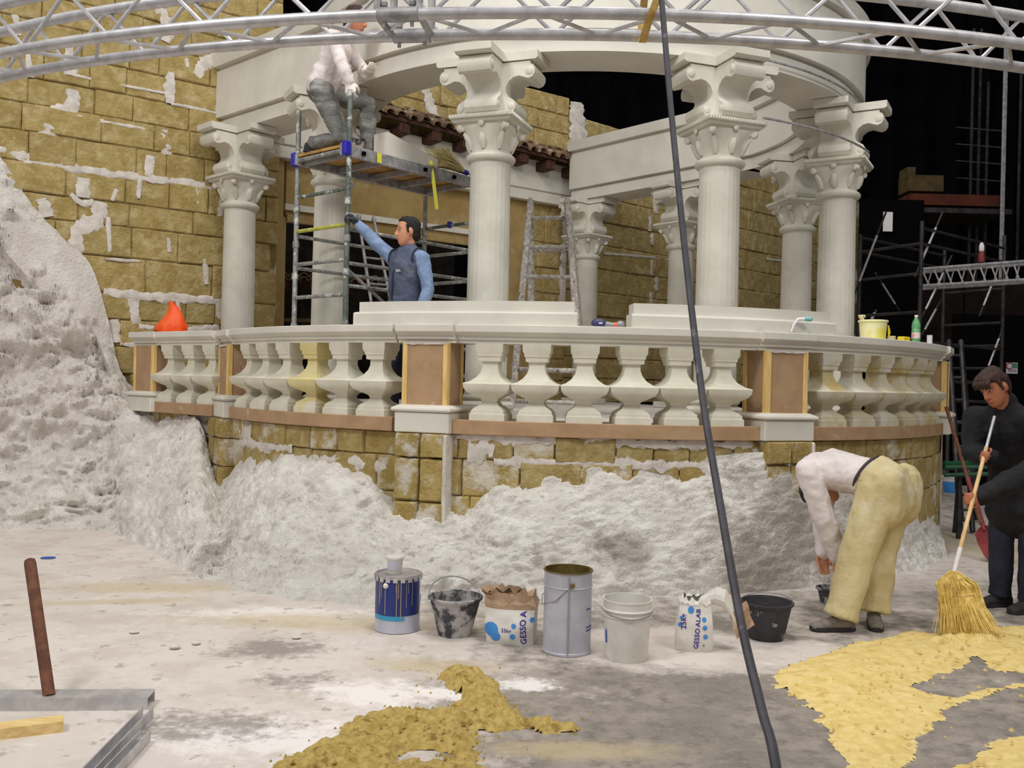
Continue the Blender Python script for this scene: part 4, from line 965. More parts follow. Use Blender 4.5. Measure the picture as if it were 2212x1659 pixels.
sh_ = thing('wooden_rack', 'dark wooden rack low inside the doorway', 'rack', (P(650, 720, 13.3).x, 13.3, 1.15))
for z in (1.95, 2.28): MB().box((P(650, 700, 13.3).x + .1, 13.4, z), (1.0, .35, .05)).build('shelf', 'crate_wood' if z > 2 else 'dark_wood', sh_, smooth=False)
for x in (-.35, .55): MB().box((P(650, 700, 13.3).x + x, 13.4, 1.73), (.06, .3, 1.16)).build('post', 'dark_wood', sh_, smooth=False)
# ================================================================ CANS, BAGS AND TOOLS ON THE FLOOR
def text_mesh(txt, size, fn, name, mat, parent, off=.0015, align='CENTER'):
    cu = D.curves.new(name, 'FONT'); cu.body = txt; cu.size = size; cu.align_x = align; cu.align_y = 'CENTER'; cu.resolution_u = 3; cu.offset = .0009 * size / .05; cu.space_character = 1.08
    to = D.objects.new(name, cu); COL.objects.link(to); bpy.context.view_layer.update()
    me = D.meshes.new_from_object(to.evaluated_get(bpy.context.evaluated_depsgraph_get())); D.objects.remove(to); D.curves.remove(cu)
    import bmesh
    bm = bmesh.new(); bm.from_mesh(me); bmesh.ops.triangulate(bm, faces=bm.faces); bmesh.ops.subdivide_edges(bm, edges=[e for e in bm.edges if e.calc_length() > .012], cuts=1); bm.to_mesh(me); bm.free()
    inv = wm(parent).inverted() if parent else Matrix()
    for v in me.vertices: v.co = inv @ fn(v.co.x, v.co.y, off)
    me.materials.clear(); me.materials.append(MATS[mat]); o = D.objects.new(name, me); COL.objects.link(o); o.parent = parent; return o
def disc_mesh(r, fn, name, mat, parent, c=(0, 0), off=.0015, n=16):
    inv = wm(parent).inverted(); vs = [fn(c[0], c[1], off)]
    for k_ in (1, 2):
        for i in range(n): vs.append(fn(c[0] + r * k_ / 2 * math.cos(2 * PI * i / n), c[1] + r * k_ / 2 * math.sin(2 * PI * i / n), off))
    fs = [(0, 1 + i, 1 + (i + 1) % n) for i in range(n)] + [(1 + i, 1 + n + i, 1 + n + (i + 1) % n, 1 + (i + 1) % n) for i in range(n)]
    me = D.meshes.new(name); me.from_pydata([tuple(inv @ v) for v in vs], [], fs); me.materials.append(MATS[mat]); o = D.objects.new(name, me); COL.objects.link(o); o.parent = parent; return o
# blue paint tin
c = G(858, 1358); rT = .5 * 98 / FPX * c.y; hT = 122 / FPX * c.y
tin = thing('paint_tin', 'dark blue paint tin with a grey lid and paint drips, first of the row', 'tin', c)
MB().lathe([(0, .0), (rT - .006, 0), (rT, .004), (rT, .012), (rT - .003, .016), (rT - .003, hT - .02)], 40, c).build('shell', 'tin_steel', tin)
def band(z0, z1, a0, a1, mat, name, e=.0012, R=None):
    R = R or rT; n = 24
    return MB().loft([[c + V(((R - .003 + e) * math.cos(a0 + (a1 - a0) * i / n), (R - .003 + e) * math.sin(a0 + (a1 - a0) * i / n), z)) for i in range(n + 1)] for z in (z0, z1)], caps=False, closed=False).build(name, mat, tin, fixnormals=False)
band(.105, hT - .022, -PI * .96, -.25, 'tin_blue', 'label'); band(.078, .105, -PI * .97, -PI * .36, 'tin_cyan', 'label_stripe')
rnd = random.Random(3)
for i in range(11):
    a = -PI * .93 + rnd.random() * 2.2; ln = rnd.uniform(.05, .2); band(hT - .03 - ln - rnd.uniform(0, .05), hT - .03, a, a + rnd.uniform(.02, .04), 'drip_tan', 'paint_drip', .0022)
lid = MB().lathe([(rT - .004, hT - .024), (rT + .004, hT - .02), (rT + .006, hT - .008), (rT + .003, hT), (rT - .008, hT), (rT - .012, hT - .008), (rT * .5, hT - .01), (rT * .48, hT - .006), (0, hT - .006)], 40, c, caps=False).build('lid', 'tin_lid', tin)
mb = MB()
for i in range(20):
    a = 2 * PI * i / 20; mb.box(c + V(((rT + .004) * math.cos(a), (rT + .004) * math.sin(a), hT - .022)), (.006, .026, .026), rotz(a))
mb.build('lid_tabs', 'aluminium', lid, smooth=False)
mb = MB(); e1 = c + V((-rT * .42, -rT * .93, hT - .055)); e2 = c + V((rT * .99, -rT * .25, hT * .42))
mb.tube([e1, e1.lerp(e2, .5) + V((0, -.035, -.006)), e2, c + V((rT * .99, rT * .1, hT * .6)), c + V((rT * .5, rT * .9, hT - .055))], .0025, 6); mb.build('handle', 'tool_grey', tin)
MB().lathe([(0, -.012), (.016, -.006), (.016, .004), (.008, .012), (0, .013)], 12, e1, Matrix.Rotation(PI / 2, 3, 'X')).build('handle_boss', 'plastic_white', tin)
cs = V((c.x - .02, c.y - .015, hT - .005))
pot = thing('small_tub', 'small white plastic tub standing on the lid of the blue tin', 'tub', cs)
MB().lathe([(0, 0), (.040, 0), (.042, .006), (.048, .088), (.053, .090), (.053, .102), (.049, .105), (0, .102)], 28, cs).build('shell', 'plastic_white', pot)
MB().loft([[cs + V(((.0415 + z * .066 + .002) * math.cos(-PI * .85 + .055 * i), (.0415 + z * .066 + .002) * math.sin(-PI * .85 + .055 * i), z)) for i in range(30)] for z in (.028, .078)], caps=False, closed=False).build('label', 'label_grey', pot, fixnormals=False)
# buckets
g = G(982, 1370); cone_bucket('builders_bucket', 'dusty black rubber bucket with raised wire handle beside the blue tin', g, .095, .152, .228, 'bucket_dusty', 'bucket_inside', (.35, .10), fill=.12)
g = G(1655, 1378); cone_bucket('builders_bucket', 'cleaner black rubber bucket right of the hanging cable', g, .10, .148, .222, 'bucket_black', 'bucket_inside', (-.5, .03), fill=.08)
g = G(1792, 1302); cone_bucket('builders_bucket', 'small dark pail half hidden behind the bending worker\'s leg', g, .06, .085, .11, 'bucket_dusty', 'bucket_inside')
# tall steel can
c = G(1224, 1405); rT = .5 * 106 / FPX * c.y; hT = 176 / FPX * c.y
can = thing('steel_drum', 'tall open silver tin drum with olive stained inside', 'drum', c)
MB().lathe([(0, .004), (rT - .004, .0), (rT, .004), (rT, .014), (rT - .004, .018), (rT - .004, hT * .80), (rT + .001, hT * .81), (rT - .004, hT * .82), (rT - .004, hT - .01), (rT + .002, hT - .004), (rT, hT), (rT - .006, hT)], 44, c, caps=False).build('shell', 'tin_steel', can)
MB().lathe([(rT - .006, hT), (rT - .007, hT - .02), (rT - .007, .02), (0, .015)], 44, c, caps=False).build('inside', 'tin_inside', can)
MB().lathe([(rT - .004, hT - .008), (rT + .0035, hT - .004), (rT + .002, hT + .002), (rT - .006, hT + .001)], 44, c, caps=False).build('rim', 'tin_inside', can)
a = -PI * .5 - .02; MB().box(c + V((rT * math.cos(a), rT * math.sin(a) + .002, hT * .49)), (.008, .005, hT * .94)).build('seam', 'seam_grey', can, smooth=False)
e1 = c + V((rT * .12, -rT * 1.0, hT * .86)); e2 = c + V((-rT * 1.06, -rT * .12, hT * .57))
MB().tube([e1, e1.lerp(e2, .5) + V((-.012, -.045, -.025)), e2, c + V((-rT * 1.02, rT * .4, hT * .65)), c + V((-rT * .2, rT * 1.0, hT * .86))], .003, 6).build('handle', 'tool_grey', can)
MB().lathe([(0, 0), (.014, 0), (.012, .01), (0, .012)], 10, e1, Matrix.Rotation(PI / 2, 3, 'X')).build('handle_boss', 'tin_inside', can)
for z, ln in ((hT * .55, .16), (hT * .33, .3), (hT * .29, .3)):
    MB().loft([[c + V(((rT - .002) * math.cos(-.75 + ln * i / 6 * 2), (rT - .002) * math.sin(-.75 + ln * i / 6 * 2), zz)) for i in range(7)] for zz in (z, z + .006)], caps=False, closed=False).build('printed_line', 'print_purple', can, fixnormals=False)
# white plastic pail
c = G(1353, 1420); rT = .5 * 104 / FPX * c.y; hT = 128 / FPX * c.y
pail = thing('plastic_pail', 'white plastic pail smeared with plaster, right of the steel drum', 'pail', c)
MB().lathe([(0, .004), (rT * .86, 0), (rT * .88, .006), (rT * .97, hT - .09), (rT * 1.03, hT - .088), (rT * 1.03, hT - .082), (rT * .98, hT - .078), (rT * .98, hT - .058), (rT * 1.05, hT - .056), (rT * 1.05, hT - .05), (rT * .99, hT - .046),
            (rT * 1.0, hT - .01), (rT * 1.02, hT - .008), (rT * 1.02, hT), (rT * .97, hT), (rT * .96, hT - .03), (rT * .84, .012), (0, .012)], 44, c, caps=False).build('shell', 'plastic_white', pail)
MB().lathe([(0, hT * .62), (rT * .9, hT * .6)], 30, c, caps=False).build('plaster_residue', 'bucket_inside', pail)
MB().loft([[c + V(((rT * (.88 + .09 * z / hT) + .002) * math.cos(-PI * .93 + .045 * i), (rT * (.88 + .09 * z / hT) + .002) * math.sin(-PI * .93 + .045 * i), z)) for i in range(5)] for z in (.09, .23)], caps=False, closed=False).build('label', 'label_blue', pail, fixnormals=False)
pts = [c + V((rT * 1.04 * math.cos(PI + .1 + (PI * .95) * i / 14), rT * 1.04 * math.sin(PI + .1 + (PI * .95) * i / 14) - .004, hT - .052 - .03 * math.sin(PI * i / 14))) for i in range(15)]
MB().tube([pts[0] + V((-.05, .03, .03))] + pts, .0028, 6).build('handle', 'tool_grey', pail)
# gypsum bags
def gesso_bag(label, c, w, d, h, rz, seed, tall, texts, dots):
    root = thing('gypsum_bag', label, 'bag', c, rz, 'paper bags of gypsum'); R_ = rotz(rz)
    def surf(x, z, off=0.0):
        """front face: x across, z up"""
        e = x / (w / 2); y = -d / 2 * (1 - .35 * abs(e) ** 3) - .02 * math.sin(PI * min(1, z / h)) + .012 * noise.noise(V((x * 14, z * 12, seed)))
        taper = 1 - (.16 if tall else -.05) * (z / h) ** 2
        return V(c) + R_ @ V((x * taper, y - off, z))
    rings = []; nz_ = 12
    for j in range(nz_ + 1):
        z = h * j / nz_; ring = []
        for i in range(13): ring.append(surf(-w / 2 + w * i / 12, z))
        for i in range(13):
            x = w / 2 - w * i / 12; e = x / (w / 2); taper = 1 - (.16 if tall else -.05) * (z / h) ** 2
            ring.append(V(c) + R_ @ V((x * taper, d / 2 * (1 - .35 * abs(e) ** 3) + .015 * noise.noise(V((x * 10, z * 9, seed + 7))), z)))
        if j == 0: ring = [V((p.x, p.y, 0.0)) for p in ring]
        rings.append(ring)
    MB().loft(rings, caps=False).add([p for p in rings[0]], [tuple(range(26))]).build('body', 'paper_white', root)
    # crumpled brown mouth
    top = rings[-1]; cr = [top]; m_ = V(c) + V((0, 0, h))
    for k_, (s_, dz_, dx_) in enumerate([(1.06, .03, 0), (.98, .055, .01), (1.05, .085, .025), (.8, .07, .04), (.86, .10, .07)] if not tall else [(1.02, .012, 0), (.86, .03, .02), (.7, .03, .05)]):
        cr.append([m_ + V(((p.x - m_.x) * s_ + dx_ * (0 if tall else -.8), (p.y - m_.y) * s_, dz_ + .035 * noise.noise(V((i * .55, k_ * 1.7, seed))))) for i, p in enumerate(top)])
    MB().loft(cr, caps=False).build('torn_mouth', 'paper_white' if tall else 'paper_brown', root, angle=25)
    if tall:      # twisted neck lying over to the right
        nk = []
        for k_, (x, z, r) in enumerate([(.03, -.005, .07), (.075, .03, .055), (.125, .05, .085), (.175, .03, .085), (.21, -.03, .075), (.235, -.085, .06)]):
            nk.append([V(c) + R_ @ V((x + .2 * r * math.cos(2 * PI * i / 12), r * .8 * math.cos(2 * PI * i / 12) + .02 * noise.noise(V((i, k_ * 2.0, seed))), h + z + r * .6 * math.sin(2 * PI * i / 12) + .022 * noise.noise(V((i * 1.3, k_ * 1.9, seed + 3))))) for i in range(12)])
        MB().loft(nk).build('twisted_neck', 'paper_white', root, angle=25)
        fl2_ = [[V(c) + R_ @ V((.19 + .012 * i + .03 * j, -.05 + .02 * math.sin(i * 1.7 + j), h - .05 - .035 * i + .03 * j + .01 * math.sin(i * 2.1))) for i in range(5)] for j in range(4)]
        MB().loft(fl2_, caps=False, closed=False).build('paper_flap', 'paper_brown', root, fixnormals=False)
    for txt, sz, x0, z0, rot_, mat in texts:
        ca, sa_ = math.cos(rot_), math.sin(rot_); text_mesh(txt, sz, lambda x, y, o, x0=x0, z0=z0, ca=ca, sa_=sa_: surf(x0 + x * ca - y * sa_, z0 + x * sa_ + y * ca, o + .002), 'lettering', mat, root)
    for x, z, r in dots: disc_mesh(r, lambda a, b, o: surf(a, b, o), 'printed_dot', 'print_blue', root, (x, z), .0025)
    return root
g = G(1105, 1384)
gesso_bag('open white gypsum bag with brown crumpled mouth, left of the steel drum', g, .27, .19, .20, -.18, 2, False,
          [('GESSO', .046, .085, .082, PI / 2 + .05, 'print_purple'), ('A', .046, .080, .181, PI / 2 + .05, 'print_purple'), ('25kg', .028, -.012, .085, 0, 'print_purple')],
          [(-.10, .085, .042), (-.075, .05, .03), (.03, .115, .014), (.025, .055, .016), (.128, .15, .014)])
g = G(1498, 1400)
gesso_bag('gypsum bag with twisted neck and blue dots standing near the cable', g, .205, .15, .255, -.10, 5, True,
          [('GESSO', .038, .010, .078, PI / 2 - .06, 'print_purple'), ('ALAB', .038, .017, .194, PI / 2 - .06, 'print_purple'), ('25kg', .042, -.07, .17, PI / 2 + .1, 'print_purple')],
          [(.052, .185, .0135), (.055, .14, .0135), (.058, .09, .0135), (-.09, .15, .012), (-.085, .19, .010), (.048, .04, .006), (-.03, .236, .02)])
# ---- scraper: rusty handle on an aluminium channel
g0, g1 = G(-60, 1537), G(318, 1534); d_ = (g1 - g0); d_.normalize(); w_ = V((-d_.y, d_.x, 0))
scr = thing('floor_scraper', 'rusty pipe handle rising from a wide aluminium channel at the lower left', 'scraper', (g0 + g1) / 2)
ch = MB(); outl = [(0, 0), (0, .056), (.115, .056), (.115, 0), (.108, 0), (.108, .049), (.007, .049), (.007, 0)]
ch.loft([[g + w_ * a + V((0, 0, z)) for a, z in outl] for g in (g0, g1)]); ch.build('channel', 'aluminium', scr, smooth=False)
b0 = (G(146, 1500)); b0 = V((b0.x, g0.y + .07, .05)); tpz = P(64, 1208, 4.42)
pp = [b0, b0.lerp(tpz, .96), b0.lerp(tpz, .99), tpz]; MB().tube(pp, [.0265, .0275, .024, .014], 12).build('handle', 'rust', scr)
def chan(px0, py0, px1, py1, lab, wd, ht, off=0.0):
    a, c_ = G(px0, py0), G(px1, py1); dd = (c_ - a).normalized(); ww = V((-dd.y, dd.x, 0)); m_ = MB()
    o2 = [(0, 0), (wd, 0), (wd, ht), (wd - .006, ht), (wd - .006, .006), (.006, .006), (.006, ht), (0, ht)]
    m_.loft([[g + ww * (x + off) + V((0, 0, z)) for x, z in o2] for g in (a, c_)]); o = m_.build('aluminium_channel', 'aluminium', smooth=False, origin=True); tag(o, lab, 'channel'); return o
chan(306, 1552, 60, 1810, 'aluminium channel running from the scraper towards the camera, open side up', .05, .05)
chan(312, 1602, 130, 1800, 'second aluminium channel lying close beside the first at the lower left', .045, .045, -.02)
a, c_ = G(-60, 1606), G(136, 1582); dd = (c_ - a).normalized(); ww = V((-dd.y, dd.x, 0))
o = MB().loft([[g + ww * x + V((0, 0, z)) for x, z in ((0, 0), (.085, 0), (.085, .045), (0, .045))] for g in (a, c_)]).build('wood_batten', 'pine_fresh', smooth=False, origin=True)
tag(o, 'short pale pine batten lying on the floor below the scraper', 'batten')
# ---- crumbs and scraps on the dusty floor
def lump(px, py, r, flat, mat, name, lab, cat, seed, group=None):
    g = G(px, py); m_ = MB(); rings = []
    for j in range(6):
        u = PI * j / 5; rings.append([g + V((r * math.sin(u) * math.cos(2 * PI * i / 10) * (1 + .35 * noise.noise(V((i * .8, j, seed)))), r * .8 * math.sin(u) * math.sin(2 * PI * i / 10) * (1 + .35 * noise.noise(V((i * .9, j, seed + 3)))), flat * r * (1 - math.cos(u)) / 2)) for i in range(10)])
    o = m_.loft(rings, caps=False).build(name, mat, origin=True, angle=60); tag(o, lab, cat, group); return o
lump(378, 1402, .032, .8, 'pebble', 'plaster_crumb', 'largest plaster crumb on the dusty floor, left of the pair', 'crumb', 1, 'plaster crumbs on the floor')
lump(424, 1393, .026, .8, 'pebble', 'plaster_crumb', 'smaller plaster crumb of the pair on the dusty floor', 'crumb', 2, 'plaster crumbs on the floor')
lump(290, 1368, .03, .5, 'pebble', 'plaster_crumb', 'flat plaster crumb lying left of the pair of crumbs', 'crumb', 3, 'plaster crumbs on the floor')
lump(640, 1380, .028, .6, 'pebble', 'plaster_crumb', 'plaster crumb on the floor left of the blue tin', 'crumb', 4, 'plaster crumbs on the floor')
lump(104, 1206, .06, .18, 'label_blue', 'plastic_scrap', 'blue plastic scrap on the white floor near the cliff', 'scrap', 5)

# ---- heaps of loose material
def heap(name, poly, holes, hmax, cell, mat, lab, cat, slope=.12, lumps=.02, ls=14.0, edge=.05, seed=0):
    gp = [G(*p) for p in poly]; gp = [(p.x, p.y) for p in gp]; hs = [[(G(*p).x, G(*p).y) for p in h] for h in holes]
    x0 = min(p[0] for p in gp) - .1; x1 = max(p[0] for p in gp) + .1; y0 = min(p[1] for p in gp) - .1; y1 = max(p[1] for p in gp) + .1
    nx, ny = int((x1 - x0) / cell) + 1, int((y1 - y0) / cell) + 1; idx = {}; m_ = MB(); keep = {}
    for j in range(ny + 1):
        for i in range(nx + 1):
            x, y = x0 + i * cell, y0 + j * cell
            d_ = polydist(x, y, gp) + edge * fbm((x, y, seed), 5.0, 4) + edge * .5 * noise.noise(V((x * 22, y * 22, seed)))
            for h in hs: d_ = min(d_, -polydist(x, y, h) + edge * .8 * fbm((x, y, seed + 5), 7.0, 4))
            if d_ > -cell * .5:
                z = hmax * (1 - math.exp(-max(0, d_) / slope)) * (.75 + .5 * fbm((x, y, seed + 2), 2.0, 3)) + lumps * (.5 + fbm((x, y, seed + 9), ls, 4)) * smoothstep(0, .05, d_)
                idx[(i, j)] = len(m_.v); m_.v.append(V((x + cell * .4 * noise.noise(V((x * 50, y * 50, 1))), y + cell * .4 * noise.noise(V((x * 50, y * 50, 9))), max(.0015, z) if d_ > 0 else -.003)))
    for j in range(ny):
        for i in range(nx):
            q = [(i, j), (i + 1, j), (i + 1, j + 1), (i, j + 1)]
            if all(t in idx for t in q): m_.f.append(tuple(idx[t] for t in q))
    # scattered granules round the rim and on top
    rnd = random.Random(seed)
    for _ in range(900):
        x, y = rnd.uniform(x0 - .12, x1 + .12), rnd.uniform(y0 - .1, y1 + .1); d_ = polydist(x, y, gp)
        if d_ < -.22 or any(inpoly(x, y, h) and rnd.random() > .25 for h in hs): continue
        if d_ < 0 and rnd.random() > math.exp(d_ / .06): continue
        z = hmax * (1 - math.exp(-max(0, d_) / slope)) * .9 if d_ > 0 else 0.0; r = rnd.uniform(.003, .009) * (1.6 if d_ > 0 else 1)
        o_ = V((x, y, z)); m_.add([o_ + V((r, 0, 0)), o_ + V((-r * .5, r, 0)), o_ + V((-r * .6, -r, 0)), o_ + V((0, 0, r * 1.2))], [(0, 1, 3), (1, 2, 3), (2, 0, 3)])
    o = m_.build(name, mat, angle=70, fixnormals=False); tag(o, lab, cat, kind='stuff'); return o
heap('sand_heap', [(560, 1665), (600, 1640), (690, 1610), (745, 1572), (790, 1548), (850, 1532), (960, 1530), (1000, 1508), (965, 1485), (942, 1462), (985, 1442), (1050, 1452), (1075, 1490), (1110, 1525), (1130, 1552), (1180, 1560), (1258, 1575), (1190, 1590),
                   (1110, 1580), (1030, 1580), (1032, 1620), (1040, 1665), (1010, 1720), (540, 1740)], [[(850, 1650), (880, 1622), (920, 1618), (960, 1640), (930, 1652), (880, 1648)]], .045, .016, 'sand_olive',
     'lumpy olive yellow sand heap spilled across the floor in front of the cans', 'sand', slope=.10, lumps=.028, ls=16, seed=3)
heap('sawdust', [(1668, 1460), (1720, 1432), (1800, 1405), (1870, 1382), (1960, 1366), (2060, 1370), (2160, 1352), (2300, 1350), (2400, 1400), (2420, 1800), (1980, 1830), (1700, 1800), (1840, 1680), (1800, 1600), (1740, 1520), (1690, 1500)],
     [[(1968, 1485), (2035, 1452), (2085, 1440), (2110, 1420), (2150, 1452), (2240, 1455), (2260, 1462), (2130, 1490), (2060, 1502), (2000, 1498)],
      [(2065, 1522), (2180, 1492), (2300, 1475), (2300, 1560), (2220, 1580), (2150, 1600), (2110, 1640), (2060, 1655), (2010, 1720), (1900, 1700), (1960, 1640), (2020, 1570)]], .028, .02, 'sawdust_yellow',
     'bright yellow sawdust spread over the floor under the broom', 'sawdust', slope=.14, lumps=.010, ls=10, edge=.06, seed=8)

heap('sawdust_pile', [(1990, 1392), (2030, 1372), (2085, 1366), (2130, 1372), (2172, 1384), (2140, 1402), (2060, 1404)], [], .05, .014, 'sawdust_yellow', 'small swept ridge of yellow sawdust right at the broom', 'sawdust', slope=.06, lumps=.02, ls=14, edge=.03, seed=12)
# ================================================================ PEOPLE
def btube(mb, pts, rads, side=None, n=16, flat_end=False):
    """closed limb with rounded ends; rads: radius or (along side, across)"""
    pts = [V(p) for p in pts]; rads = [(r, r) if not isinstance(r, tuple) else r for r in rads]; m = len(pts); rings = []; up = None
    for i, p in enumerate(pts):
        t = (pts[min(i + 1, m - 1)] - pts[max(i - 1, 0)]).normalized()
        s = V(side) if side is not None else (up if up is not None else (V((0, 1, 0)) if abs(t.y) < .8 else V((1, 0, 0))))
        a = s - t * s.dot(t); a.normalize(); b = t.cross(a); up = a
        def ring(o, k): return [o + a * (rads[i][0] * k * math.cos(2 * PI * j / n)) + b * (rads[i][1] * k * math.sin(2 * PI * j / n)) for j in range(n)]
        rm_ = min(rads[i])
        if i == 0:
            for q in (.15, .5, .85): rings.append(ring(p - t * rm_ * math.sqrt(1 - q * q), q))
        rings.append(ring(p, 1))
        if i == m - 1 and not flat_end:
            for q in (.85, .5, .15): rings.append(ring(p + t * rm_ * math.sqrt(1 - q * q), q))
    return mb.loft(rings)
def blob(mb, c, ax, n=14):
    """ellipsoid with three axis vectors"""
    rings = []
    for j in range(1, 10):
        u = PI * j / 10; rings.append([V(c) + ax[2] * -math.cos(u) + (ax[0] * math.cos(2 * PI * i / n) + ax[1] * math.sin(2 * PI * i / n)) * math.sin(u) for i in range(n)])
    return mb.loft(rings)
def flesh(mb, name, mat, parent, vox=.010, smooth_it=5, wr=0.0, ws=11.0, fold=(1, 1, 1)):
    o = mb.build(name, mat, parent)
    md = o.modifiers.new('r', 'REMESH'); md.mode = 'VOXEL'; md.voxel_size = vox; md.use_smooth_shade = True
    sm = o.modifiers.new('s', 'SMOOTH'); sm.factor = .5; sm.iterations = smooth_it
    FLESH.append((o, name, mat, wr, ws, fold)); return o
FLESH = []
def bake_flesh():
    bpy.context.view_layer.update(); dg = bpy.context.evaluated_depsgraph_get()
    done = [(D.meshes.new_from_object(t[0].evaluated_get(dg)), t) for t in FLESH]
    for me, (o, name, mat, wr, ws, fold) in done:
        o.modifiers.clear(); old = o.data; o.data = me; D.meshes.remove(old); me.name = name
        if wr:
            cos = [v.co.copy() for v in me.vertices]; nrm = [v.normal.copy() for v in me.vertices]; out = []
            for co, nv in zip(cos, nrm):
                q = V((co.x * fold[0], co.y * fold[1], co.z * fold[2])) * ws
                out += list(co + nv * wr * (noise.fractal(q, .8, 2.0, 3) + .8 * (1 - 2 * abs(noise.noise(q * .7 + V((4, 2, 7)))))))
            me.vertices.foreach_set('co', out)
        if not me.materials: me.materials.append(MATS[mat])
        me.polygons.foreach_set('use_smooth', [True] * len(me.polygons)); me.update()
def head_parts(mb, c, f, u):
    f = V(f).normalized(); u = V(u); u = (u - f * u.dot(f)).normalized(); r = f.cross(u); rings = []
    for z, cf, w, d in ((-.122, .050, .016, .016), (-.115, .048, .030, .030), (-.095, .040, .046, .050), (-.06, .020, .060, .076), (-.02, .008, .069, .090), (.03, 0, .074, .096), (.07, -.003, .073, .094), (.105, -.006, .058, .076), (.122, -.008, .03, .042)):
        rings.append([c + u * z + f * (cf + d * math.sin(2 * PI * i / 20)) + r * (w * math.cos(2 * PI * i / 20)) for i in range(20)])
    mb.loft(rings)
    btube(mb, [c + f * .094 + u * .022, c + f * .108 - u * .008, c + f * .114 - u * .026], [.008, .011, .014])
    btube(mb, [c + f * .10 - u * .030 - r * .012, c + f * .10 - u * .030 + r * .012], [.009, .009])
    btube(mb, [c + f * .082 + u * .034 - r * .045, c + f * .094 + u * .032, c + f * .082 + u * .034 + r * .045], [.010, .010, .010])
    btube(mb, [c + f * .088 - u * .060 - r * .018, c + f * .094 - u * .058, c + f * .088 - u * .060 + r * .018], [.009, .010, .009])
    for s in (-1, 1): blob(mb, c + r * (s * .077) - f * .005 - u * .004, (r * .012, f * .02 + u * .004, u * .034))
    return f, u, r
def face_bits(parent, c, f, u, r):
    for s in (-1, 1):
        m_ = MB(); blob(m_, c + f * .083 + r * (s * .031) + u * .012, (r * .013, f * .011, u * .009)); e = m_.build('eye', 'eye_white', parent)
        m_ = MB(); blob(m_, c + f * .091 + r * (s * .031) + u * .012, (r * .006, f * .005, u * .006)); m_.build('iris', 'hair_black', e)
        m_ = MB(); btube(m_, [c + f * .090 + r * (s * .016) + u * .036, c + f * .090 + r * (s * .034) + u * .041, c + f * .078 + r * (s * .050) + u * .036], [.0045, .0055, .004]); m_.build('eyebrow', 'hair_black', parent)
    m_ = MB(); btube(m_, [c + f * .090 - u * .062 - r * .022, c + f * .101 - u * .059, c + f * .090 - u * .062 + r * .022], [.004, .006, .004]); m_.build('lips', 'lips', parent)
def hair_part(parent, c, f, u, r, mat, fringe=0.0):
    m_ = MB(); rings = []
    for z, cf, w, d in ((-.075, -.060, .045, .034), (-.04, -.050, .068, .055), (0, -.040, .079, .066), (.04, -.030, .083, .078), (.075, -.022 + fringe * .5, .082, .090), (.105, -.006 + fringe * .3, .070, .090), (.13, -.008, .04, .058), (.138, -.008, .015, .02)):
        rings.append([c + u * z + f * (cf + d * math.sin(2 * PI * i / 20)) + r * (w * math.cos(2 * PI * i / 20)) for i in range(20)])
    m_.loft(rings)
    for s in (-1, 1): btube(m_, [c + r * (s * .074) + f * .03 + u * .05, c + r * (s * .075) + f * .022 - u * .005], [.012, .008])
    if fringe:
        for k_ in range(5): btube(m_, [c + f * .07 + u * .095 + r * (.02 * (k_ - 2)), c + f * .107 + u * .07 + r * (.024 * (k_ - 2)), c + f * (.108) + u * .04 + r * (.028 * (k_ - 2))], [.02, .016, .008])
    return flesh(m_, 'hair', mat, parent, .006, 3, .004, 40)
def hand_parts(mb, w, d, n, ts, curl=(.5, .6, .4), k=1.0, fat=1.0):
    """w wrist, d towards the fingertips, n out of the palm, ts towards the thumb"""
    d = V(d).normalized(); n = V(n); n = (n - d * n.dot(d)).normalized(); tv = n.cross(d); tv = tv if tv.dot(V(ts)) > 0 else -tv
    btube(mb, [w - d * .01, w + d * .03 * k, w + d * .085 * k], [(.026 * k * fat, .019 * k * fat), (.036 * k * fat, .017 * k * fat), (.041 * k * fat, .014 * k * fat)], side=tv)
    for off, ln in ((.031, .072), (.0105, .080), (-.0105, .075), (-.031, .060)):
        p = w + d * .088 * k + tv * off * k; dr = d.copy(); pts = [p - d * .02 * k, p]
        for j, (cu, fr_) in enumerate(zip(curl, (.45, .32, .26))):
            dr = (Matrix.Rotation(cu, 3, d.cross(n)) @ dr).normalized(); p = p + dr * ln * fr_ * k; pts.append(p.copy())
        btube(mb, pts, [.0095 * k * fat, .0095 * k * fat, .0088 * k * fat, .008 * k * fat, .007 * k * fat], n=10)
    p0 = w + d * .02 * k + tv * .026 * k + n * .006; p1 = p0 + (d * .5 + tv * .7 + n * .35).normalized() * .038 * k; p2 = p1 + (d * .75 + n * .6 + tv * .1).normalized() * .032 * k; p3 = p2 + (d * .5 + n * .7 - tv * .3).normalized() * .024 * k
    btube(mb, [p0, p1, p2, p3], [.014 * k * fat, .0115 * k * fat, .0098 * k * fat, .008 * k * fat], n=10)
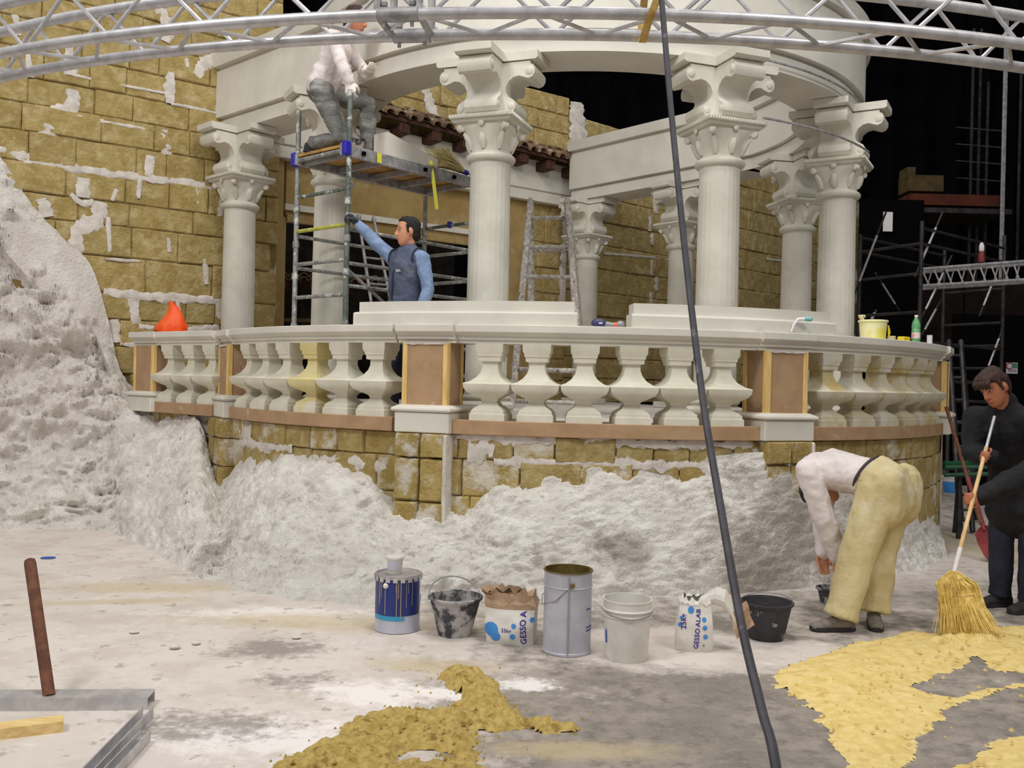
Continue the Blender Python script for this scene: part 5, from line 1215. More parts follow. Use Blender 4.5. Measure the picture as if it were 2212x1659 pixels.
def shoe_part(parent, ankle, fwd, mat, L_=.27, sole=True):
    f = V(fwd); f.z = 0; f.normalize(); r = V((f.y, -f.x, 0)); b = V((ankle[0], ankle[1], 0)); z0 = ankle[2] - .085; m_ = MB(); rings = []
    for x, w, h in ((-.085, .025, .055), (-.075, .036, .085), (-.03, .040, .100), (.03, .041, .092), (.08, .045, .070), (.13, .047, .055), (.165, .040, .045), (.182, .022, .03)):
        o = b + f * x; rings.append([o + r * (w * math.cos(2 * PI * i / 14)) + V((0, 0, z0 + max(0.004, h * (.48 + .52 * math.sin(2 * PI * i / 14))))) for i in range(14)])
    m_.loft(rings); o = m_.build('shoe', mat, parent)
    m2 = MB(); ol_ = [(-.09, .024), (-.09, -.024), (-.04, -.040), (.05, -.043), (.11, -.049), (.16, -.042), (.186, -.018), (.186, .018), (.16, .042), (.11, .049), (.05, .043), (-.04, .040)]
    m2.loft([[b + f * x + r * y + V((0, 0, z0 + z)) for x, y in ol_] for z in (0.0, .022)]); m2.build('sole', 'shoe_dark', o)
    return o

def person(label, base, J, f_chest, f_head, skin, hair, fringe, top, bottom, shoe_mat, shoe_dirs, sleeve_r=(.062, .052, .040), leg_r=(.098, .075, .058), hands=None, glove=None, vest=None, top_hem=.0, torso_k=1.0,
           extra=None, show_face=True, wr_top=.006, wr_bot=.007, top_name='shirt', coat=0.0, seat=0.0):
    root = thing('person', label, 'person', base); root['kind'] = 'thing'
    fc_ = V(f_chest).normalized(); g = {k_: V(v) for k_, v in J.items()}
    sp = (g['neck'] - g['pelvis']).normalized(); rt = fc_.cross(sp).normalized(); fw = sp.cross(rt).normalized()
    mid = g['pelvis'].lerp(g['neck'], .5); ch = g['pelvis'].lerp(g['neck'], .78)
    def torso(mb, e):
        btube(mb, [g['pelvis'] + sp * ((.10 if seat else .07) if e > 0 else -.03), g['pelvis'].lerp(g['neck'], .22), mid, ch, g['pelvis'].lerp(g['neck'], .93)], [(x + e, y + e) for x, y in ((.155 * torso_k, .115), (.145 * torso_k, .105), (.155 * torso_k, .112), (.172 * torso_k, .115), (.115 * torso_k, .075))], side=rt)
        k9 = .78 if e > .02 else 1.0; cn = ch.lerp(g['neck'], .4); btube(mb, [cn.lerp(g['ls'], k9), cn, cn.lerp(g['rs'], k9)], [.058 + e, .07 + e, .058 + e])
    def arms(mb, rr, upto=1.0):
        for s in 'lr':
            a, b, c_ = g[s + 's'], g[s + 'e'], g[s + 'w']; c2 = b.lerp(c_, upto)
            btube(mb, [a, a.lerp(b, .5), b, b.lerp(c2, .5), c2], [rr[0], (rr[0] + rr[1]) / 2, rr[1], rr[1] * .95, rr[2]])
    def legs(mb, rr, cut=1.0, flat=False):
        for s in 'lr':
            h, k_, a = g[s + 'h'], g[s + 'k'], g[s + 'a']; a2 = k_.lerp(a, cut)
            btube(mb, [h, h.lerp(k_, .5), k_, k_.lerp(a2, .5), k_.lerp(a2, .85), a2], [rr[0], (rr[0] * .55 + rr[1] * .45), rr[1], (rr[1] + rr[2]) / 2, rr[2] * .96, rr[2] * 1.06], flat_end=flat)
    body = MB(); torso(body, -.012); arms(body, (.045, .038, .028)); legs(body, (.078, .056, .038))
    f, u, r = head_parts(body, g['head'], f_head[0], f_head[1]); btube(body, [g['neck'] - sp * .03, g['head'] - u * .06 - f * .015], [.055, .050])
    for s in 'lr':
        if hands and s in hands: hd, hn, ht, hc = hands[s]; hand_parts(body, g[s + 'w'], hd, hn, ht, hc, 1.0)
    bo = flesh(body, 'body', skin, root, .008, 3)
    if show_face: face_bits(bo, g['head'], f, u, r)
    hair_part(root, g['head'], f, u, r, hair, fringe)
    if glove:
        for s in 'lr':
            if hands and s in hands:
                m_ = MB(); hd, hn, ht, hc = hands[s]; hand_parts(m_, g[s + 'w'], hd, hn, ht, hc, 1.06, 1.28); btube(m_, [g[s + 'w'] - V(hd).normalized() * .05, g[s + 'w'] + V(hd).normalized() * .01], [.04, .036]); flesh(m_, 'glove', glove, root, .006, 2)
    t = MB(); torso(t, .012); arms(t, sleeve_r, .97)
    btube(t, [g['neck'] - sp * .05, g['neck'] + sp * .005], [.072, .064])
    if coat:
        btube(t, [g['neck'] - sp * .02 - fw * .01, g['neck'] + sp * .035 - fw * .02], [.082, .078])
        btube(t, [g['pelvis'] + sp * .1, g['pelvis'] - V((0, 0, .06)), g['pelvis'] - V((0, 0, coat))], [(.19, .145), (.205, .165), (.225, .185)], side=rt)
    elif top_hem: btube(t, [g['pelvis'] + sp * .12, g['pelvis'] - sp * top_hem], [(.172 * torso_k, .135), (.178 * torso_k, .142)], side=rt)
    flesh(t, top_name, top, root, .011, 3, wr_top, 12.0)
    b = MB(); pa = (sp * (1 - seat) + V((0, 0, 1)) * seat).normalized(); hm = (g['lh'] + g['rh']) / 2; ps = (g['rh'] - g['lh']).normalized()
    if seat:
        bk_ = ps.cross(V((0, 0, 1))); bk_ = bk_ if bk_.dot(sp) < 0 else -bk_
        btube(b, [hm - V((0, 0, .04)) + bk_ * .03, hm + pa * .05 + bk_ * .03, hm + pa * .105 + sp * .045], [(.19, .15), (.197, .158), (.187, .145)], side=ps, flat_end=True)
        for k_ in ('lh', 'rh'): btube(b, [g[k_] + bk_ * .055 + V((0, 0, .06)), g[k_] + bk_ * .045 - V((0, 0, .10))], [.115, .12])
    else: btube(b, [g['pelvis'] + sp * .11, g['pelvis'], g['pelvis'] - sp * .05], [(.162 * torso_k, .122), (.172 * torso_k, .135), (.15, .12)], side=rt)
    legs(b, leg_r, 1.02, True)
    flesh(b, 'trousers', bottom, root, .011, 3, wr_bot, 9.0, (1.5, 1.5, .6))
    for s in 'lr': shoe_part(root, g[s + 'a'], shoe_dirs[s], shoe_mat)
    if vest:
        vmat, e = vest; v_ = MB(); torso(v_, e); btube(v_, [g['pelvis'] + sp * .12, g['pelvis'] - sp * .03], [(.178, .140), (.180, .145)], side=rt); btube(v_, [g['neck'] - sp * .055, g['neck'] + sp * .012 - fw * .01], [.085, .078])
        btube(v_, [g['neck'] - fw * .06 - rt * .07, g['neck'] - fw * .075 + sp * .01, g['neck'] - fw * .06 + rt * .07], [.024, .03, .024])
        flesh(v_, 'vest', vmat, root, .010, 2, .006, 11.0)
    if extra: extra(root, g, fw, rt, sp)
    return root

# the man in blue, one hand on the scaffold upright
hp = V((-1.468, 8.19, 2.905))
def vest_logo(root, g, fw, rt, sp):
    c0 = g['pelvis'].lerp(g['neck'], .66) + fw * .152 - rt * .085
    m_ = MB()
    for x, z, w, h in ((-.028, .0, .012, .018), (0, .006, .03, .005), (.004, -.006, .036, .005)): m_.box(c0 - rt * x + sp * z, (w, .006, h), Matrix((tuple(-rt), tuple(fw), tuple(sp))).transposed())
    m_.build('chest_print', 'white_card', root, smooth=False)
    m_ = MB(); btube(m_, [g['pelvis'].lerp(g['neck'], .2) + fw * .148, g['pelvis'].lerp(g['neck'], .6) + fw * .152, g['pelvis'].lerp(g['neck'], .9) + fw * .10], [.006, .006, .006]); m_.build('zip', 'collar_dark', root)
    m_ = MB(); nk = g['neck'] - sp * .03
    m_.tube([nk + rt * (.088 * math.sin(2 * PI * i / 24)) - fw * (.082 * math.cos(2 * PI * i / 24)) + sp * (.028 * math.cos(2 * PI * i / 24)) for i in range(25)], [.018 + .006 * abs(math.sin(PI * i / 12)) for i in range(25)], 8); m_.build('collar', 'vest_blue', root)
    for s_ in (-1, 1):
        m_ = MB(); btube(m_, [nk + fw * .085 + rt * (s_ * .05) - sp * .02, nk + fw * .125 + rt * (s_ * .075) - sp * .085], [(.034, .010), (.012, .008)], side=rt); m_.build('lapel', 'vest_blue', root)
    for sh, el in (('ls', 'le'), ('rs', 're')):
        d_ = (g[el] - g[sh]).normalized(); c0 = g[sh].lerp(g['neck'], .16) - V((0, 0, .012)); ax = (g[sh] - g['neck']); ax.z = 0; ax.normalize(); e1 = V((0, 0, 1)); e2 = ax.cross(e1)
        m_ = MB(); m_.tube([c0 + e1 * (.088 * math.cos(2 * PI * i / 24)) + e2 * (.082 * math.sin(2 * PI * i / 24)) for i in range(25)], .010, 6); m_.build('armhole_trim', 'collar_dark', root)
person('man in blue jumper and grey-blue vest reaching up to grip a scaffold upright', (-.95, 8.1, 1.15),
       dict(pelvis=(-.955, 8.12, 2.06), neck=(-.935, 8.10, 2.60), head=(-.935, 8.085, 2.765), ls=(-.80, 7.97, 2.525), rs=(-1.075, 8.22, 2.545), le=(-.735, 7.93, 2.26), lw=(-.80, 7.86, 2.03), re=(-1.25, 8.235, 2.70), rw=(-1.395, 8.20, 2.845),
            lh=(-.89, 8.05, 2.02), rh=(-1.02, 8.18, 2.02), lk=(-.88, 8.03, 1.62), rk=(-1.04, 8.17, 1.62), la=(-.87, 8.05, 1.235), ra=(-1.06, 8.2, 1.235)),
       (-.72, -.69, 0), ((-.93, -.36, -.03), (-.02, 0, 1)), 'skin', 'hair_black', .0, 'shirt_blue', 'trousers_navy', 'shoe_dark', dict(l=(-.7, -.7, 0), r=(-.7, -.5, 0)),
       hands=dict(r=((-.72, -.05, .62), (-.5, -.45, -.6), (0, -.4, .9), (.9, 1.0, .8)), l=((-.25, -.3, -.9), (-.9, .2, 0), (-.3, -.9, 0), (.4, .4, .3))), glove='glove_dark', vest=('vest_blue', .026), extra=vest_logo, sleeve_r=(.066, .054, .042))
# the worker kneeling on the deck, bent under the entablature
dz0 = DZ
person('worker in white jumper and dusty grey trousers kneeling on the scaffold deck', (-1.72, 8.5, dz0),
       dict(pelvis=(-1.80, 8.50, dz0 + .60), neck=(-1.61, 8.43, dz0 + 1.03), head=(-1.50, 8.41, dz0 + 1.165), rs=(-1.66, 8.26, dz0 + .965), ls=(-1.60, 8.59, dz0 + .965), re=(-1.58, 8.19, dz0 + .72), rw=(-1.50, 8.215, dz0 + .545),
            le=(-1.46, 8.60, dz0 + .80), lw=(-1.42, 8.50, dz0 + .70), rh=(-1.80, 8.41, dz0 + .55), lh=(-1.76, 8.59, dz0 + .57), rk=(-1.60, 8.43, dz0 + .10), lk=(-1.42, 8.72, dz0 + .50), ra=(-1.90, 8.62, dz0 + .09), la=(-1.42, 8.78, dz0 + .085)),
       (.9, -.15, -.4), ((.93, -.2, -.25), (.2, 0, 1)), 'skin_dark', 'hair_brown', .0, 'shirt_white', 'trousers_dusty', 'shoe_dark', dict(l=(.9, .3, 0), r=(.75, .5, 0)),
       hands=dict(r=((.1, -.05, -1), (.2, .9, 0), (.9, -.2, 0), (.7, .8, .6)), l=((.6, -.75, .2), (0, .2, 1), (-.7, -.5, 0), (.3, .3, .2))), glove='glove_white', sleeve_r=(.066, .056, .045), leg_r=(.105, .085, .066), top_hem=.01)
# the worker bent double at the foot of the wall
def belt(root, g, fw, rt, sp):
    hm = (g['lh'] + g['rh']) / 2; ps = (g['rh'] - g['lh']).normalized(); m_ = MB(); bk_ = ps.cross(V((0, 0, 1))); bk_ = bk_ if bk_.dot(sp) < 0 else -bk_
    pa = (sp * .45 + V((0, 0, 1)) * .55).normalized(); c0 = hm + pa * .105 + sp * .045; ax_ = (c0 - (hm + pa * .05 + bk_ * .03)).normalized(); fz = ps.cross(ax_).normalized()
    m_.tube([c0 + ps * (.180 * math.cos(2 * PI * i / 30)) + fz * (.139 * math.sin(2 * PI * i / 30)) for i in range(31)], .010, 6); m_.build('belt', 'belt_dark', root)
person('worker in white shirt and beige trousers bent double at the foot of the wall', (2.22, 5.78, 0),
       dict(pelvis=(2.40, 5.86, .90), neck=(2.00, 6.14, .985), head=(2.10, 6.27, .80), ls=(1.925, 5.985, .955), rs=(2.14, 6.26, .945), le=(2.02, 5.93, .66), lw=(2.12, 5.95, .41), re=(2.12, 6.25, .65), rw=(2.10, 6.14, .40),
            lh=(2.30, 5.78, .85), rh=(2.47, 5.95, .85), lk=(2.17, 5.74, .47), rk=(2.38, 5.93, .47), la=(2.055, 5.70, .092), ra=(2.325, 5.86, .092)),
       (-.62, .55, -.5), ((.2, -.1, -.95), (-.6, .6, -.2)), 'skin', 'hair_black', .0, 'shirt_white', 'trousers_beige', 'shoe_dusty', dict(l=(-.95, -.05, 0), r=(-.25, -.9, 0)),
       hands=dict(l=((.1, .1, -1), (.5, .8, 0), (-.8, .4, 0), (.5, .5, .4)), r=((-.1, -.1, -1), (0, -1, 0), (-.8, 0, 0), (.5, .5, .4))), sleeve_r=(.078, .066, .052), leg_r=(.128, .108, .098), torso_k=1.06, extra=belt, wr_top=.008, wr_bot=.006, seat=.55)
# the man with the broom
hb0, hb1 = P(2147, 905, 6.15), P(2060, 1240, 5.75)
hU, hL = hb0.lerp(hb1, .25), hb0.lerp(hb1, .545); bd = (hb1 - hb0).normalized()
person('man in black jacket stooping over a straw broom at the right edge', (3.42, 6.3, 0),
       dict(pelvis=(3.50, 6.34, .90), neck=(3.31, 6.22, 1.385), head=(3.215, 6.165, 1.525), ls=(3.44, 6.03, 1.30), rs=(3.20, 6.37, 1.315), le=(3.36, 5.90, 1.02), lw=hL + V((.075, .03, .02)), re=(3.16, 6.32, 1.08), rw=hU + V((.075, .06, -.02)),
            lh=(3.55, 6.26, .86), rh=(3.44, 6.42, .86), lk=(3.52, 6.22, .47), rk=(3.42, 6.42, .47), la=(3.55, 6.30, .09), ra=(3.44, 6.46, .09)),
       (-.78, -.6, -.1), ((-.80, -.40, -.48), (-.25, 0, 1)), 'skin_dark', 'hair_brown', .06, 'jacket_black', 'trousers_navy', 'shoe_dark', dict(l=(-.9, -.4, 0), r=(-.9, -.2, 0)),
       hands=dict(l=((-.9, -.25, -.05), (-.2, .9, -.2), (0, 0, -1), (1.0, 1.1, .9)), r=((-.9, -.4, .15), (.2, -.9, 0), (0, 0, 1), (1.0, 1.1, .9))), sleeve_r=(.085, .074, .056), leg_r=(.10, .08, .07), coat=.22, torso_k=1.1, top_name='jacket', wr_top=.008)
bake_flesh()
# the broom
brm = thing('straw_broom', 'yellow straw broom held by the man in the black jacket', 'broom', (hb1.x, hb1.y - .1, 0))
hbt = hb0 - bd * .02
MB().tube([hbt, hb0.lerp(hb1, .05), hb0.lerp(hb1, .2)], .0105, 10).build('metal_sleeve', 'aluminium', brm)
MB().tube([hb0.lerp(hb1, .19), hb0.lerp(hb1, .86)], .0125, 10).build('handle', 'handle_wood', brm)
MB().tube([hb0.lerp(hb1, .84), hb1 + bd * .01], .0150, 10).build('tape_collar', 'white_card', brm)
ft = [V((hb1.x - .15, hb1.y - .20, 0)), V((hb1.x + .20, hb1.y - .14, 0))]; mb = MB(); rnd = random.Random(9); top_ = hb1 + bd * .0
for i in range(1500):
    a, b = rnd.random(), rnd.random(); r0 = .028 * math.sqrt(rnd.random()); an = rnd.uniform(0, 2 * PI)
    s = top_ + V((r0 * math.cos(an), r0 * math.sin(an), rnd.uniform(-.02, .02)))
    e = ft[0].lerp(ft[1], a) + V((rnd.uniform(-.02, .02), rnd.uniform(-.05, .05), rnd.uniform(.005, .05)))
    if rnd.random() < .2: e += V((rnd.uniform(-.05, .02), rnd.uniform(-.05, .02), rnd.uniform(0, .05)))
    sh_w = .055 + .02 * rnd.random(); m1 = s.lerp(e, .22); m1 += V(((a - .5) * .13, (b - .5) * .07, .012))
    mb.tube([s, m1, s.lerp(e, .6) + V(((a - .5) * .05, 0, 0)), e], [.003, .003, .0028, .0016], 3, caps=False)
o = mb.build('bristles', 'straw', brm, smooth=False, fixnormals=False); o['kind'] = 'stuff'
m_ = MB(); rings = []
for e, w, d_ in ((0, .022, .022), (.08, .05, .035), (.2, .095, .05), (.38, .115, .055), (.62, .13, .05), (.85, .15, .035)):
    c0 = top_.lerp((ft[0] + ft[1]) / 2, e); rings.append([c0 + V((w * math.cos(2 * PI * i / 16), d_ * math.sin(2 * PI * i / 16), 0)) for i in range(16)])
m_.loft(rings); m_.build('straw_core', 'straw', brm)
m_ = MB()
for e, w, d_ in ((.05, .038, .034), (.30, .112, .058)):
    c0 = top_.lerp((ft[0] + ft[1]) / 2, e); m_.tube([c0 + V((w * math.cos(2 * PI * i / 24), d_ * math.sin(2 * PI * i / 24), .004 * math.sin(i))) for i in range(25)], .0035, 5)
m_.build('stitching', 'handle_wood', brm)
# ================================================================ SMALL THINGS ON THE RAIL
def rail_at(px, a=0.0, z=1.91):
    best = min((abs(proj((*bal_pt(t / 8, BR + a), z))[0] - px), t / 8) for t in range(-520, 500)); return V((*bal_pt(best[1], BR + a), z)), best[1]
# orange plastic bag at the wall end
q = PE + tB * .32; base = V((q.x, q.y, 1.91)); m_ = MB(); rings = []
for j, (z, rx, ry, dx) in enumerate(((0, .15, .10, -.01), (.03, .165, .11, -.01), (.08, .15, .10, .0), (.14, .115, .08, .02), (.20, .085, .06, .03), (.25, .06, .045, .025), (.285, .035, .03, .01), (.30, .03, .02, -.005), (.315, .012, .012, -.01))):
    rings.append([base + V((dx + rx * math.cos(2 * PI * i / 26) * (1 + .16 * noise.noise(V((math.cos(i * .48) * 2.4, math.sin(i * .48) * 2.4, z * 7)))), ry * math.sin(2 * PI * i / 26) * (1 + .2 * noise.noise(V((math.cos(i * .48) * 2, math.sin(i * .48) * 2, z * 9 + 4)))), z + .012 * noise.noise(V((i * .7, j, 3))) * (j > 0))) for i in range(26)])
root = thing('plastic_bag', 'crumpled bright orange plastic bag on the left end of the rail', 'bag', base)
m_.loft(rings).build('bag_body', 'orange_plastic', root, angle=60)
m_ = MB(); m_.tube([base + V((.0, 0, .29)), base + V((-.02, 0, .33)), base + V((-.01, 0, .345))], [.016, .01, .004], 6); m_.tube([base + V((.0, 0, .29)), base + V((.03, 0, .32))], [.014, .004], 6); m_.build('knotted_ears', 'orange_plastic', root)
# power tool lying between the kerb pieces
b0, th_ = rail_at(1284); b1, _ = rail_at(1346); d_ = (b1 - b0).normalized(); up_ = V((0, 0, 1)); ln = (b1 - b0).length
tl_ = thing('angle_grinder', 'small blue and grey power tool lying on the rail between the kerb pieces', 'tool', (b0 + b1) / 2)
btube(m_ := MB(), [b0 + up_ * .034 + d_ * .01, b0 + up_ * .034 + d_ * .06], [.034, .034], n=12); m_.build('motor_housing', 'tool_blue', tl_)
btube(m_ := MB(), [b0 + up_ * .03 + d_ * .05, b0 + up_ * .024 + d_ * .12, b0 + up_ * .022 + d_ * .17], [.026, .02, .019], n=12); m_.build('grip', 'tool_grey', tl_)
btube(m_ := MB(), [b0 + up_ * .022 + d_ * .155, b0 + up_ * .022 + d_ * .175], [.0215, .0215], n=12); m_.build('red_ring', 'tool_red', tl_)
btube(m_ := MB(), [b0 + up_ * .028 + d_ * .19, b0 + up_ * .028 + d_ * .205], [.028, .028], n=12); m_.build('gear_head', 'tool_grey', tl_)
MB().lathe([(.036, .028), (.037, .03), (.037, .036), (.036, .038)], 14, b0 + d_ * .045 + up_ * .0, Matrix.Rotation(0, 3, 'Z'), caps=True).build('white_band', 'white_card', tl_)
# yellow pot with tools, bottle, yellow box, paper cup at the right end
c, _ = rail_at(1886); cy = thing('plaster_pot', 'pale yellow plastic pot stained with yellow paint at the right end of the rail', 'pot', c)
MB().lathe([(0, 0), (.098, 0), (.102, .01), (.112, .145), (.122, .148), (.122, .16), (.115, .163), (.108, .16), (.098, .02), (0, .02)], 32, c, caps=False).build('shell', 'yellow_pot', cy)
MB().tube([c + V((.105, -.06, .12)), c + V((.118, -.05, .06)), c + V((.115, -.045, .02))], [.006, .012, .005], 6).build('paint_run', 'yellow_box', cy)
tr_ = thing('trowel', 'trowel with rounded pale handle standing in the yellow pot', 'trowel', c + V((-.06, 0, .03)))
m_ = MB(); btube(m_, [c + V((-.085, 0, .15)), c + V((-.105, .01, .20)), c + V((-.075, .015, .195))], [.016, .022, .016], n=10); m_.build('handle', 'straw_pale', tr_)
m_ = MB(); m_.bevbox(c + V((-.05, 0, .10)), (.06, .008, .13), .003); m_.build('blade', 'tool_grey', tr_)
c, _ = rail_at(1978); bt = thing('water_bottle', 'green plastic water bottle with label standing on the rail', 'bottle', c)
MB().lathe([(0, .004), (.034, 0), (.038, .01), (.036, .03), (.038, .045), (.038, .13), (.034, .138), (.038, .146), (.037, .18), (.030, .205), (.018, .228), (.014, .236), (.0135, .252)], 24, c).build('shell', 'bottle_green', bt)
MB().lathe([(.0386, .05), (.0386, .105)], 24, c, caps=False).build('label', 'label_red', bt)
MB().lathe([(.0155, .244), (.0155, .264), (0, .266)], 16, c).build('cap', 'white_card', bt)
c, th_ = rail_at(1952, .05); o = MB().bevbox(c + V((0, 0, .022)), (.13, .06, .044), .006, rotz(math.radians(th_))).build('small_carton', 'yellow_box', origin=True); tag(o, 'small bright yellow carton lying left of the green bottle', 'carton')
c, th_ = rail_at(1926, .0); o = MB().lathe([(0, 0), (.03, 0), (.034, .04), (.036, .042), (.03, .045), (0, .04)], 18, c).build('small_tub', 'straw_pale', origin=True); tag(o, 'low cream tub between the yellow pot and the yellow carton', 'tub')
c, _ = rail_at(2008); o = MB().lathe([(0, 0), (.024, 0), (.026, .11), (.027, .112), (.0245, .112), (.022, .01), (0, .01)], 20, c, caps=False).build('paper_cup', 'white_card', origin=True); tag(o, 'narrow white tube cup standing right of the green bottle', 'cup')
# brush on the right kerb piece
c, th_ = rail_at(1712, .11); b1, _ = rail_at(1745, .11); c.z = b1.z = 1.93
bs_ = thing('float_brush', 'white brush with teal handle end leaning on the right kerb piece', 'brush', c)
btube(m_ := MB(), [c + V((-.02, -.03, -.005)), c + V((0, -.03, .05)), c + V((.03, -.03, .09)), c + V((.10, -.03, .095))], [.010, .012, .014, .015], n=10); m_.build('stem', 'white_card', bs_)
btube(m_ := MB(), [c + V((.09, -.03, .095)), c + V((.125, -.03, .092))], [.019, .018], n=10); m_.build('handle_end', 'teal', bs_)

# ================================================================ BACKGROUND OF THE HALL AT THE RIGHT
bt_ = thing('background_scaffold', 'dark tube scaffold tower standing in the hall beyond the terrace', 'scaffold', P(1990, 1300, 10.9) * 0 + V((4.9, 11.4, 0)))
A_, B_, C2_ = P(1855, 700, 11.6), P(1987, 700, 10.8), P(2166, 700, 12.2); D_ = A_ + (C2_ - B_)
def bp(p, z0, z1): return MB().tube([(p.x, p.y, z0), (p.x, p.y, z1)], .025, 8).build('upright', 'dark_pipe', bt_)
bp(A_, 0, 3.42); bp(B_, 0, 3.46); bp(C2_, 0, 3.55); bp(D_, 0, 3.5)
def bb(p, z, q, z2, r=.018, mat='dark_pipe', name='rung'): return MB().tube([(p.x, p.y, z), (q.x, q.y, z2)], r, 8).build(name, mat, bt_)
for z in (.4, .9, 1.35, 1.8, 2.1, 2.4, 2.85, 3.2): bb(A_, z, B_, z); bb(C2_, z, D_, z)
for z in (3.38, 3.2, 2.05, 1.6): bb(B_, z, C2_, z); bb(A_, z, D_, z)
def seg(px0, py0, px1, py1, d0, d1, r=.014, mat='aluminium', name='diagonal'):
    a, b = P(px0, py0, d0), P(px1, py1, d1); e = (b - a)
    o = MB().tube([a - e * .5, b + e * .5], r * .85, 6).build(name, 'dark_pipe', bt_)
    MB().tube([a, b], r, 6).build('lit_stretch', mat, o)  # paler tube added to paint the light caught along the dark brace
seg(1895, 508, 1857, 607, 11.3, 11.55); seg(2022, 492, 1992, 562, 11.0, 10.85); seg(2038, 590, 2000, 668, 11.1, 10.95); seg(2022, 668, 1998, 712, 11.2, 11.1); seg(2143, 615, 2125, 660, 12.0, 11.9); seg(2158, 732, 2136, 790, 12.1, 12.0); seg(1906, 612, 1934, 656, 12.0, 12.2, .012); seg(1890, 676, 1883, 690, 11.9, 11.9, .02)
lt_ = thing('straight_truss', 'short straight truss fixed to the background scaffold at the right', 'truss', P(2100, 700, 11.6))
e0, e1 = P(1992, 582, 10.95), P(2330, 556, 11.4); e2, e3 = P(1992, 618, 10.95), P(2330, 598, 11.4); bk = V((.1, .28, 0))
for a, b in ((e0, e1), (e2, e3), (e0 + bk, e1 + bk), (e2 + bk, e3 + bk)): MB().tube([a, b], .022, 8).build('chord', 'aluminium_dull', lt_)
for i in range(14):
    a, b = i / 14, (i + .6) / 14
    MB().tube([e0.lerp(e1, a), e2.lerp(e3, b)], .010, 6).build('lattice_brace', 'aluminium', lt_); MB().tube([e0.lerp(e1, (i + 1) / 14) + bk, e2.lerp(e3, b) + bk], .009, 6).build('lattice_brace', 'aluminium_dull', lt_)
wb_ = thing('warning_beacon', 'red and white beacon standing on the straight truss in the hall', 'beacon', P(2120, 562, 11.3))
MB().lathe([(0, 0), (.035, 0), (.04, .04), (.03, .13), (0, .13)], 14, P(2120, 566, 11.3)).build('base', 'red_paint', wb_)
MB().lathe([(.026, .13), (.03, .14), (.03, .20), (.015, .235), (0, .24)], 14, P(2120, 566, 11.3)).build('dome', 'white_card', wb_)
# raised platform far back
pf = thing('lift_platform', 'dim raised platform with an orange edge and masts at the back of the hall', 'platform', V((9.0, 19.0, 0)))
a, b = P(1962, 428, 18.5), P(2165, 440, 18.5)
MB().box((a + b) / 2 + V((0, .5, 0)), ((b - a).length, 1.2, .22)).build('edge_beam', 'orange_beam', pf, smooth=False)
MB().box((a + b) / 2 + V((0, .5, -.22)), ((b - a).length + .25, 1.3, .1)).build('under_frame', 'dark_pipe', pf, smooth=False)
c0 = P(1998, 392, 18.5); MB().box(c0 + V((.05, .3, -.02)), (.70, .5, .32)).build('crate', 'crate_wood', pf, smooth=False); c0 = P(1974, 368, 18.5); MB().box(c0 + V((0, .3, -.02)), (.16, .4, .22)).build('crate', 'crate_wood', pf, smooth=False)
for x, d_, z1 in ((2166, 18.3, 9.0), (2096, 19.2, 9.0), (2112, 19.2, 9.0), (2200, 19, 8.0), (2130, 19.5, 8)):
    p = P(x, 430, d_); MB().tube([(p.x, p.y, 0), (p.x, p.y, z1)], .045 if x == 2166 else .03, 6).build('mast', 'aluminium_dull' if x == 2166 else 'dark_pipe', pf)
for y in (275, 311, 347, 384): MB().tube([P(2066, y, 18.8), P(2166, y + 8, 18.4)], .012, 5).build('guard_rail', 'dark_pipe', pf)
for lab, x, y0, y1, w, mat in (('pale card pinned in the dark above the background scaffold', 1918, 458, 500, 20, 'white_card'),):
    p0, p1 = P(x, y0, 16), P(x, y1, 16); o = MB().box((p0 + p1) / 2, (w / FPX * 16, .02, (p0 - p1).length)).build('notice_card', mat, smooth=False, origin=True); tag(o, lab, 'card')
    bd_ = MB().box((p0 + p1) / 2 + V((.1, .1, -1.9)), (1.1, .08, 4.6)).build('dark_panel', 'dark_void', smooth=False, origin=True); tag(bd_, 'tall black board carrying a pale card in the dark hall', 'board')
# brown flats leaning far back
for i, (x0, x1, y0, lab) in enumerate(((1905, 1965, 560, 'narrow dark brown flat panel far behind the scaffold'), (1972, 2085, 620, 'middle dark brown flat panel far behind the scaffold'), (2090, 2260, 600, 'wide dark brown flat panel behind the straight truss'))):
    p0, p1 = P(x0, y0, 17.5), P(x1, y0, 17.5); o = MB().box(((p0.x + p1.x) / 2, 17.6, p0.z / 2), (p1.x - p0.x, .06, p0.z)).build('flat_panel', 'flat_brown', smooth=False, origin=True); tag(o, lab, 'panel', 'flat panels at the back')
# ladder, pale cupboard, sign and barrier at the right
la, lb = P(2050, 742, 10.6), P(2076, 742, 10.6)
f0, f1 = down(la, P(2066, 1000, 10.0), .02), down(lb, P(2092, 1000, 10.0), .02)
ladder('stepladder', 'dark stepladder standing on the hall floor right of the terrace', (la, lb), (f0, f1), (V((f0.x + .45, f0.y + .9, .02)), V((f1.x + .5, f1.y + .9, .02))), 8, 'dark_pipe', 0, .028, .016)
cbn = thing('cupboard', 'pale grey cupboard far back behind the dark stepladder', 'cupboard', V((P(2095, 860, 15).x, 15.2, 0)))
p0, p1 = P(2078, 788, 15), P(2118, 942, 15); MB().bevbox(((p0.x + p1.x) / 2, 15.25, p0.z / 2), (p1.x - p0.x, .5, p0.z), .01).build('body', 'panel_grey', cbn); MB().box(((p0.x + p1.x) / 2, 14.99, 1.05), (.012, .012, 1.3)).build('door_gap', 'dark_void', cbn, smooth=False)
p0 = P(2190, 795, 14.5); p0.y = 14.555; sg = thing('safety_sign', 'small white and green safety sign on the dark back panel', 'sign', p0)
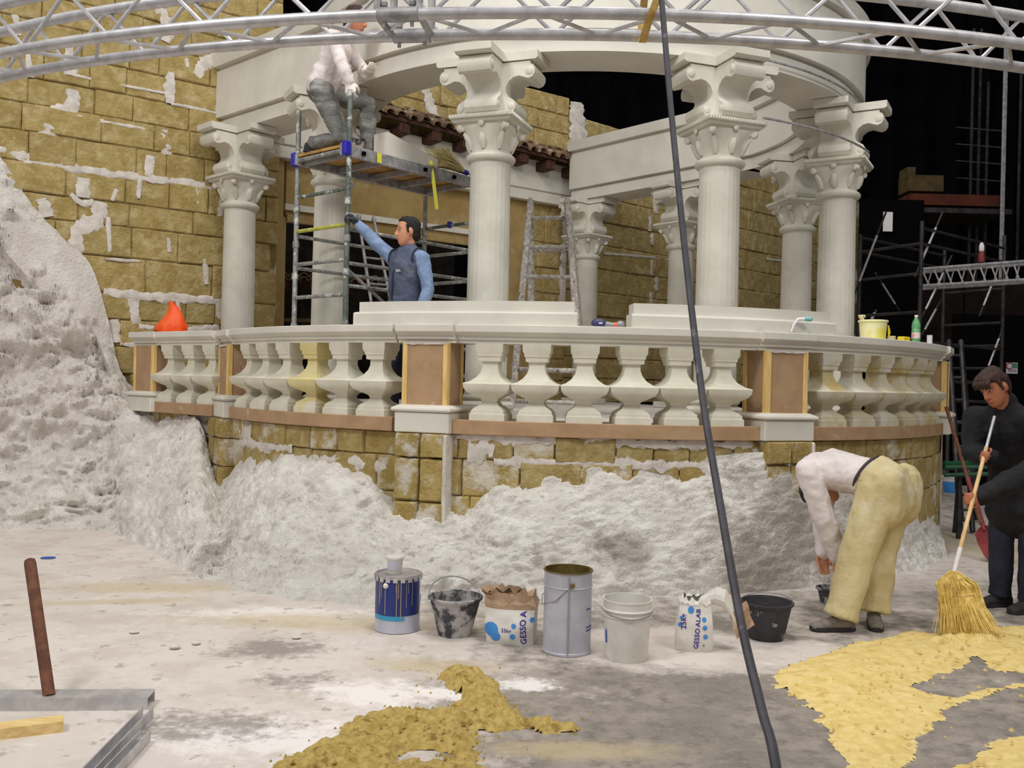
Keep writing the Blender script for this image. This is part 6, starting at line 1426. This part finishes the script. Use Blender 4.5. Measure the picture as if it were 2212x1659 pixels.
R_ = .5 * 24 / FPX * 14.5; MB().box(p0, (R_ * 2, .02, R_ * 2)).build('plate', 'sign_white', sg, smooth=False); MB().box(p0 + V((R_ * .5, -.013, R_ * .45)), (R_ * .8, .006, R_ * .9)).build('green_pictogram', 'sign_green', sg, smooth=False)
m_ = MB(); m_.tube([p0 + V((-R_ * .5 + .05 * math.cos(i * .5), -.014, R_ * .4 + .05 * math.sin(i * .5))) for i in range(13)], .009, 5); m_.build('ring_pictogram', 'red_paint', sg)
for z in (-.35, -.6): MB().box(p0 + V((0, -.013, R_ * z)), (R_ * 1.6, .006, .012)).build('text_line', 'tool_grey', sg, smooth=False)
o = MB().box((p0.x + .2, 14.62, 1.35), (2.2, .1, 2.7)).build('back_panel', 'dark_void', smooth=False, origin=True); tag(o, 'black panel wall carrying the small safety sign', 'panel')
gb = thing('green_barrier', 'low green trestle rails standing behind the broom man', 'barrier', V((P(2090, 1010, 9.6).x, 9.6, 0)))
for y0, y1 in ((1003, 998), (1020, 1010)): MB().tube([P(2038, y0 if y0 < 1010 else 1002, 9.3), P(2200, y1, 9.6)], .03, 8).build('rail', 'green_paint', gb); MB().tube([P(2040, y0 + 6, 9.3), P(2200, y1 + 12, 9.2)], .022, 8).build('rail', 'green_paint', gb)
for x in (2074, 2180): p = P(x, 1005, 9.35); MB().tube([(p.x, p.y, p.z), (p.x, p.y, 0)], .025, 8).build('leg', 'dark_pipe', gb); MB().tube([(p.x, p.y, p.z), (p.x + .15, p.y + .4, 0)], .02, 8).build('leg', 'dark_pipe', gb)
g = G(2054, 1068); bk_ = thing('paint_bucket', 'blue and white plastic bucket on the floor beyond the terrace end', 'bucket', g)
MB().lathe([(0, 0), (.11, 0), (.115, .01), (.135, .24), (.145, .245), (.145, .26), (.13, .262), (.11, .02), (0, .02)], 28, g, caps=False).build('shell', 'plastic_white', bk_)
MB().loft([[g + V(((.118 + z * .085) * math.cos(-PI * .95 + .13 * i), (.118 + z * .085) * math.sin(-PI * .95 + .13 * i), z)) for i in range(18)] for z in (.03, .19)], caps=False, closed=False).build('label', 'print_blue', bk_, fixnormals=False)
# red shovel leaning on the end of the balustrade
s0, s1, s2 = P(2052, 905, 8.55), P(2120, 1132, 8.15), G(2166, 1218)
shv = thing('shovel', 'shovel with red blade and worn red handle leaning against the terrace end', 'shovel', (s2.x, s2.y, 0))
s0 = s1 + (s0 - s1) * 1.12
MB().tube([s0, s0.lerp(s1, .5), s1], [.017, .017, .019], 8).build('handle', 'rust', shv); MB().tube([s0.lerp(s1, .62), s1 + (s2 - s1) * .15], .021, 8).build('socket', 'red_paint', shv)
ax = (s2 - s1).normalized(); sd = V((.75, -.55, .0)); sd = (sd - ax * sd.dot(ax)).normalized(); nn = ax.cross(sd); m_ = MB(); rr_ = []
for e, w in ((.06, .03), (.16, .085), (.4, .10), (.7, .10), (.9, .085), (1.0, .03)):
    c0 = s1.lerp(s2, e); rr_.append([c0 + sd * (w * k_) + nn * (.03 * (k_ * k_) - .01) for k_ in (-1, -.5, 0, .5, 1)] + [c0 + sd * (w * k_) + nn * (.03 * (k_ * k_) - .006) for k_ in (1, .5, 0, -.5, -1)])
m_.loft(rr_).build('blade', 'red_paint', shv)
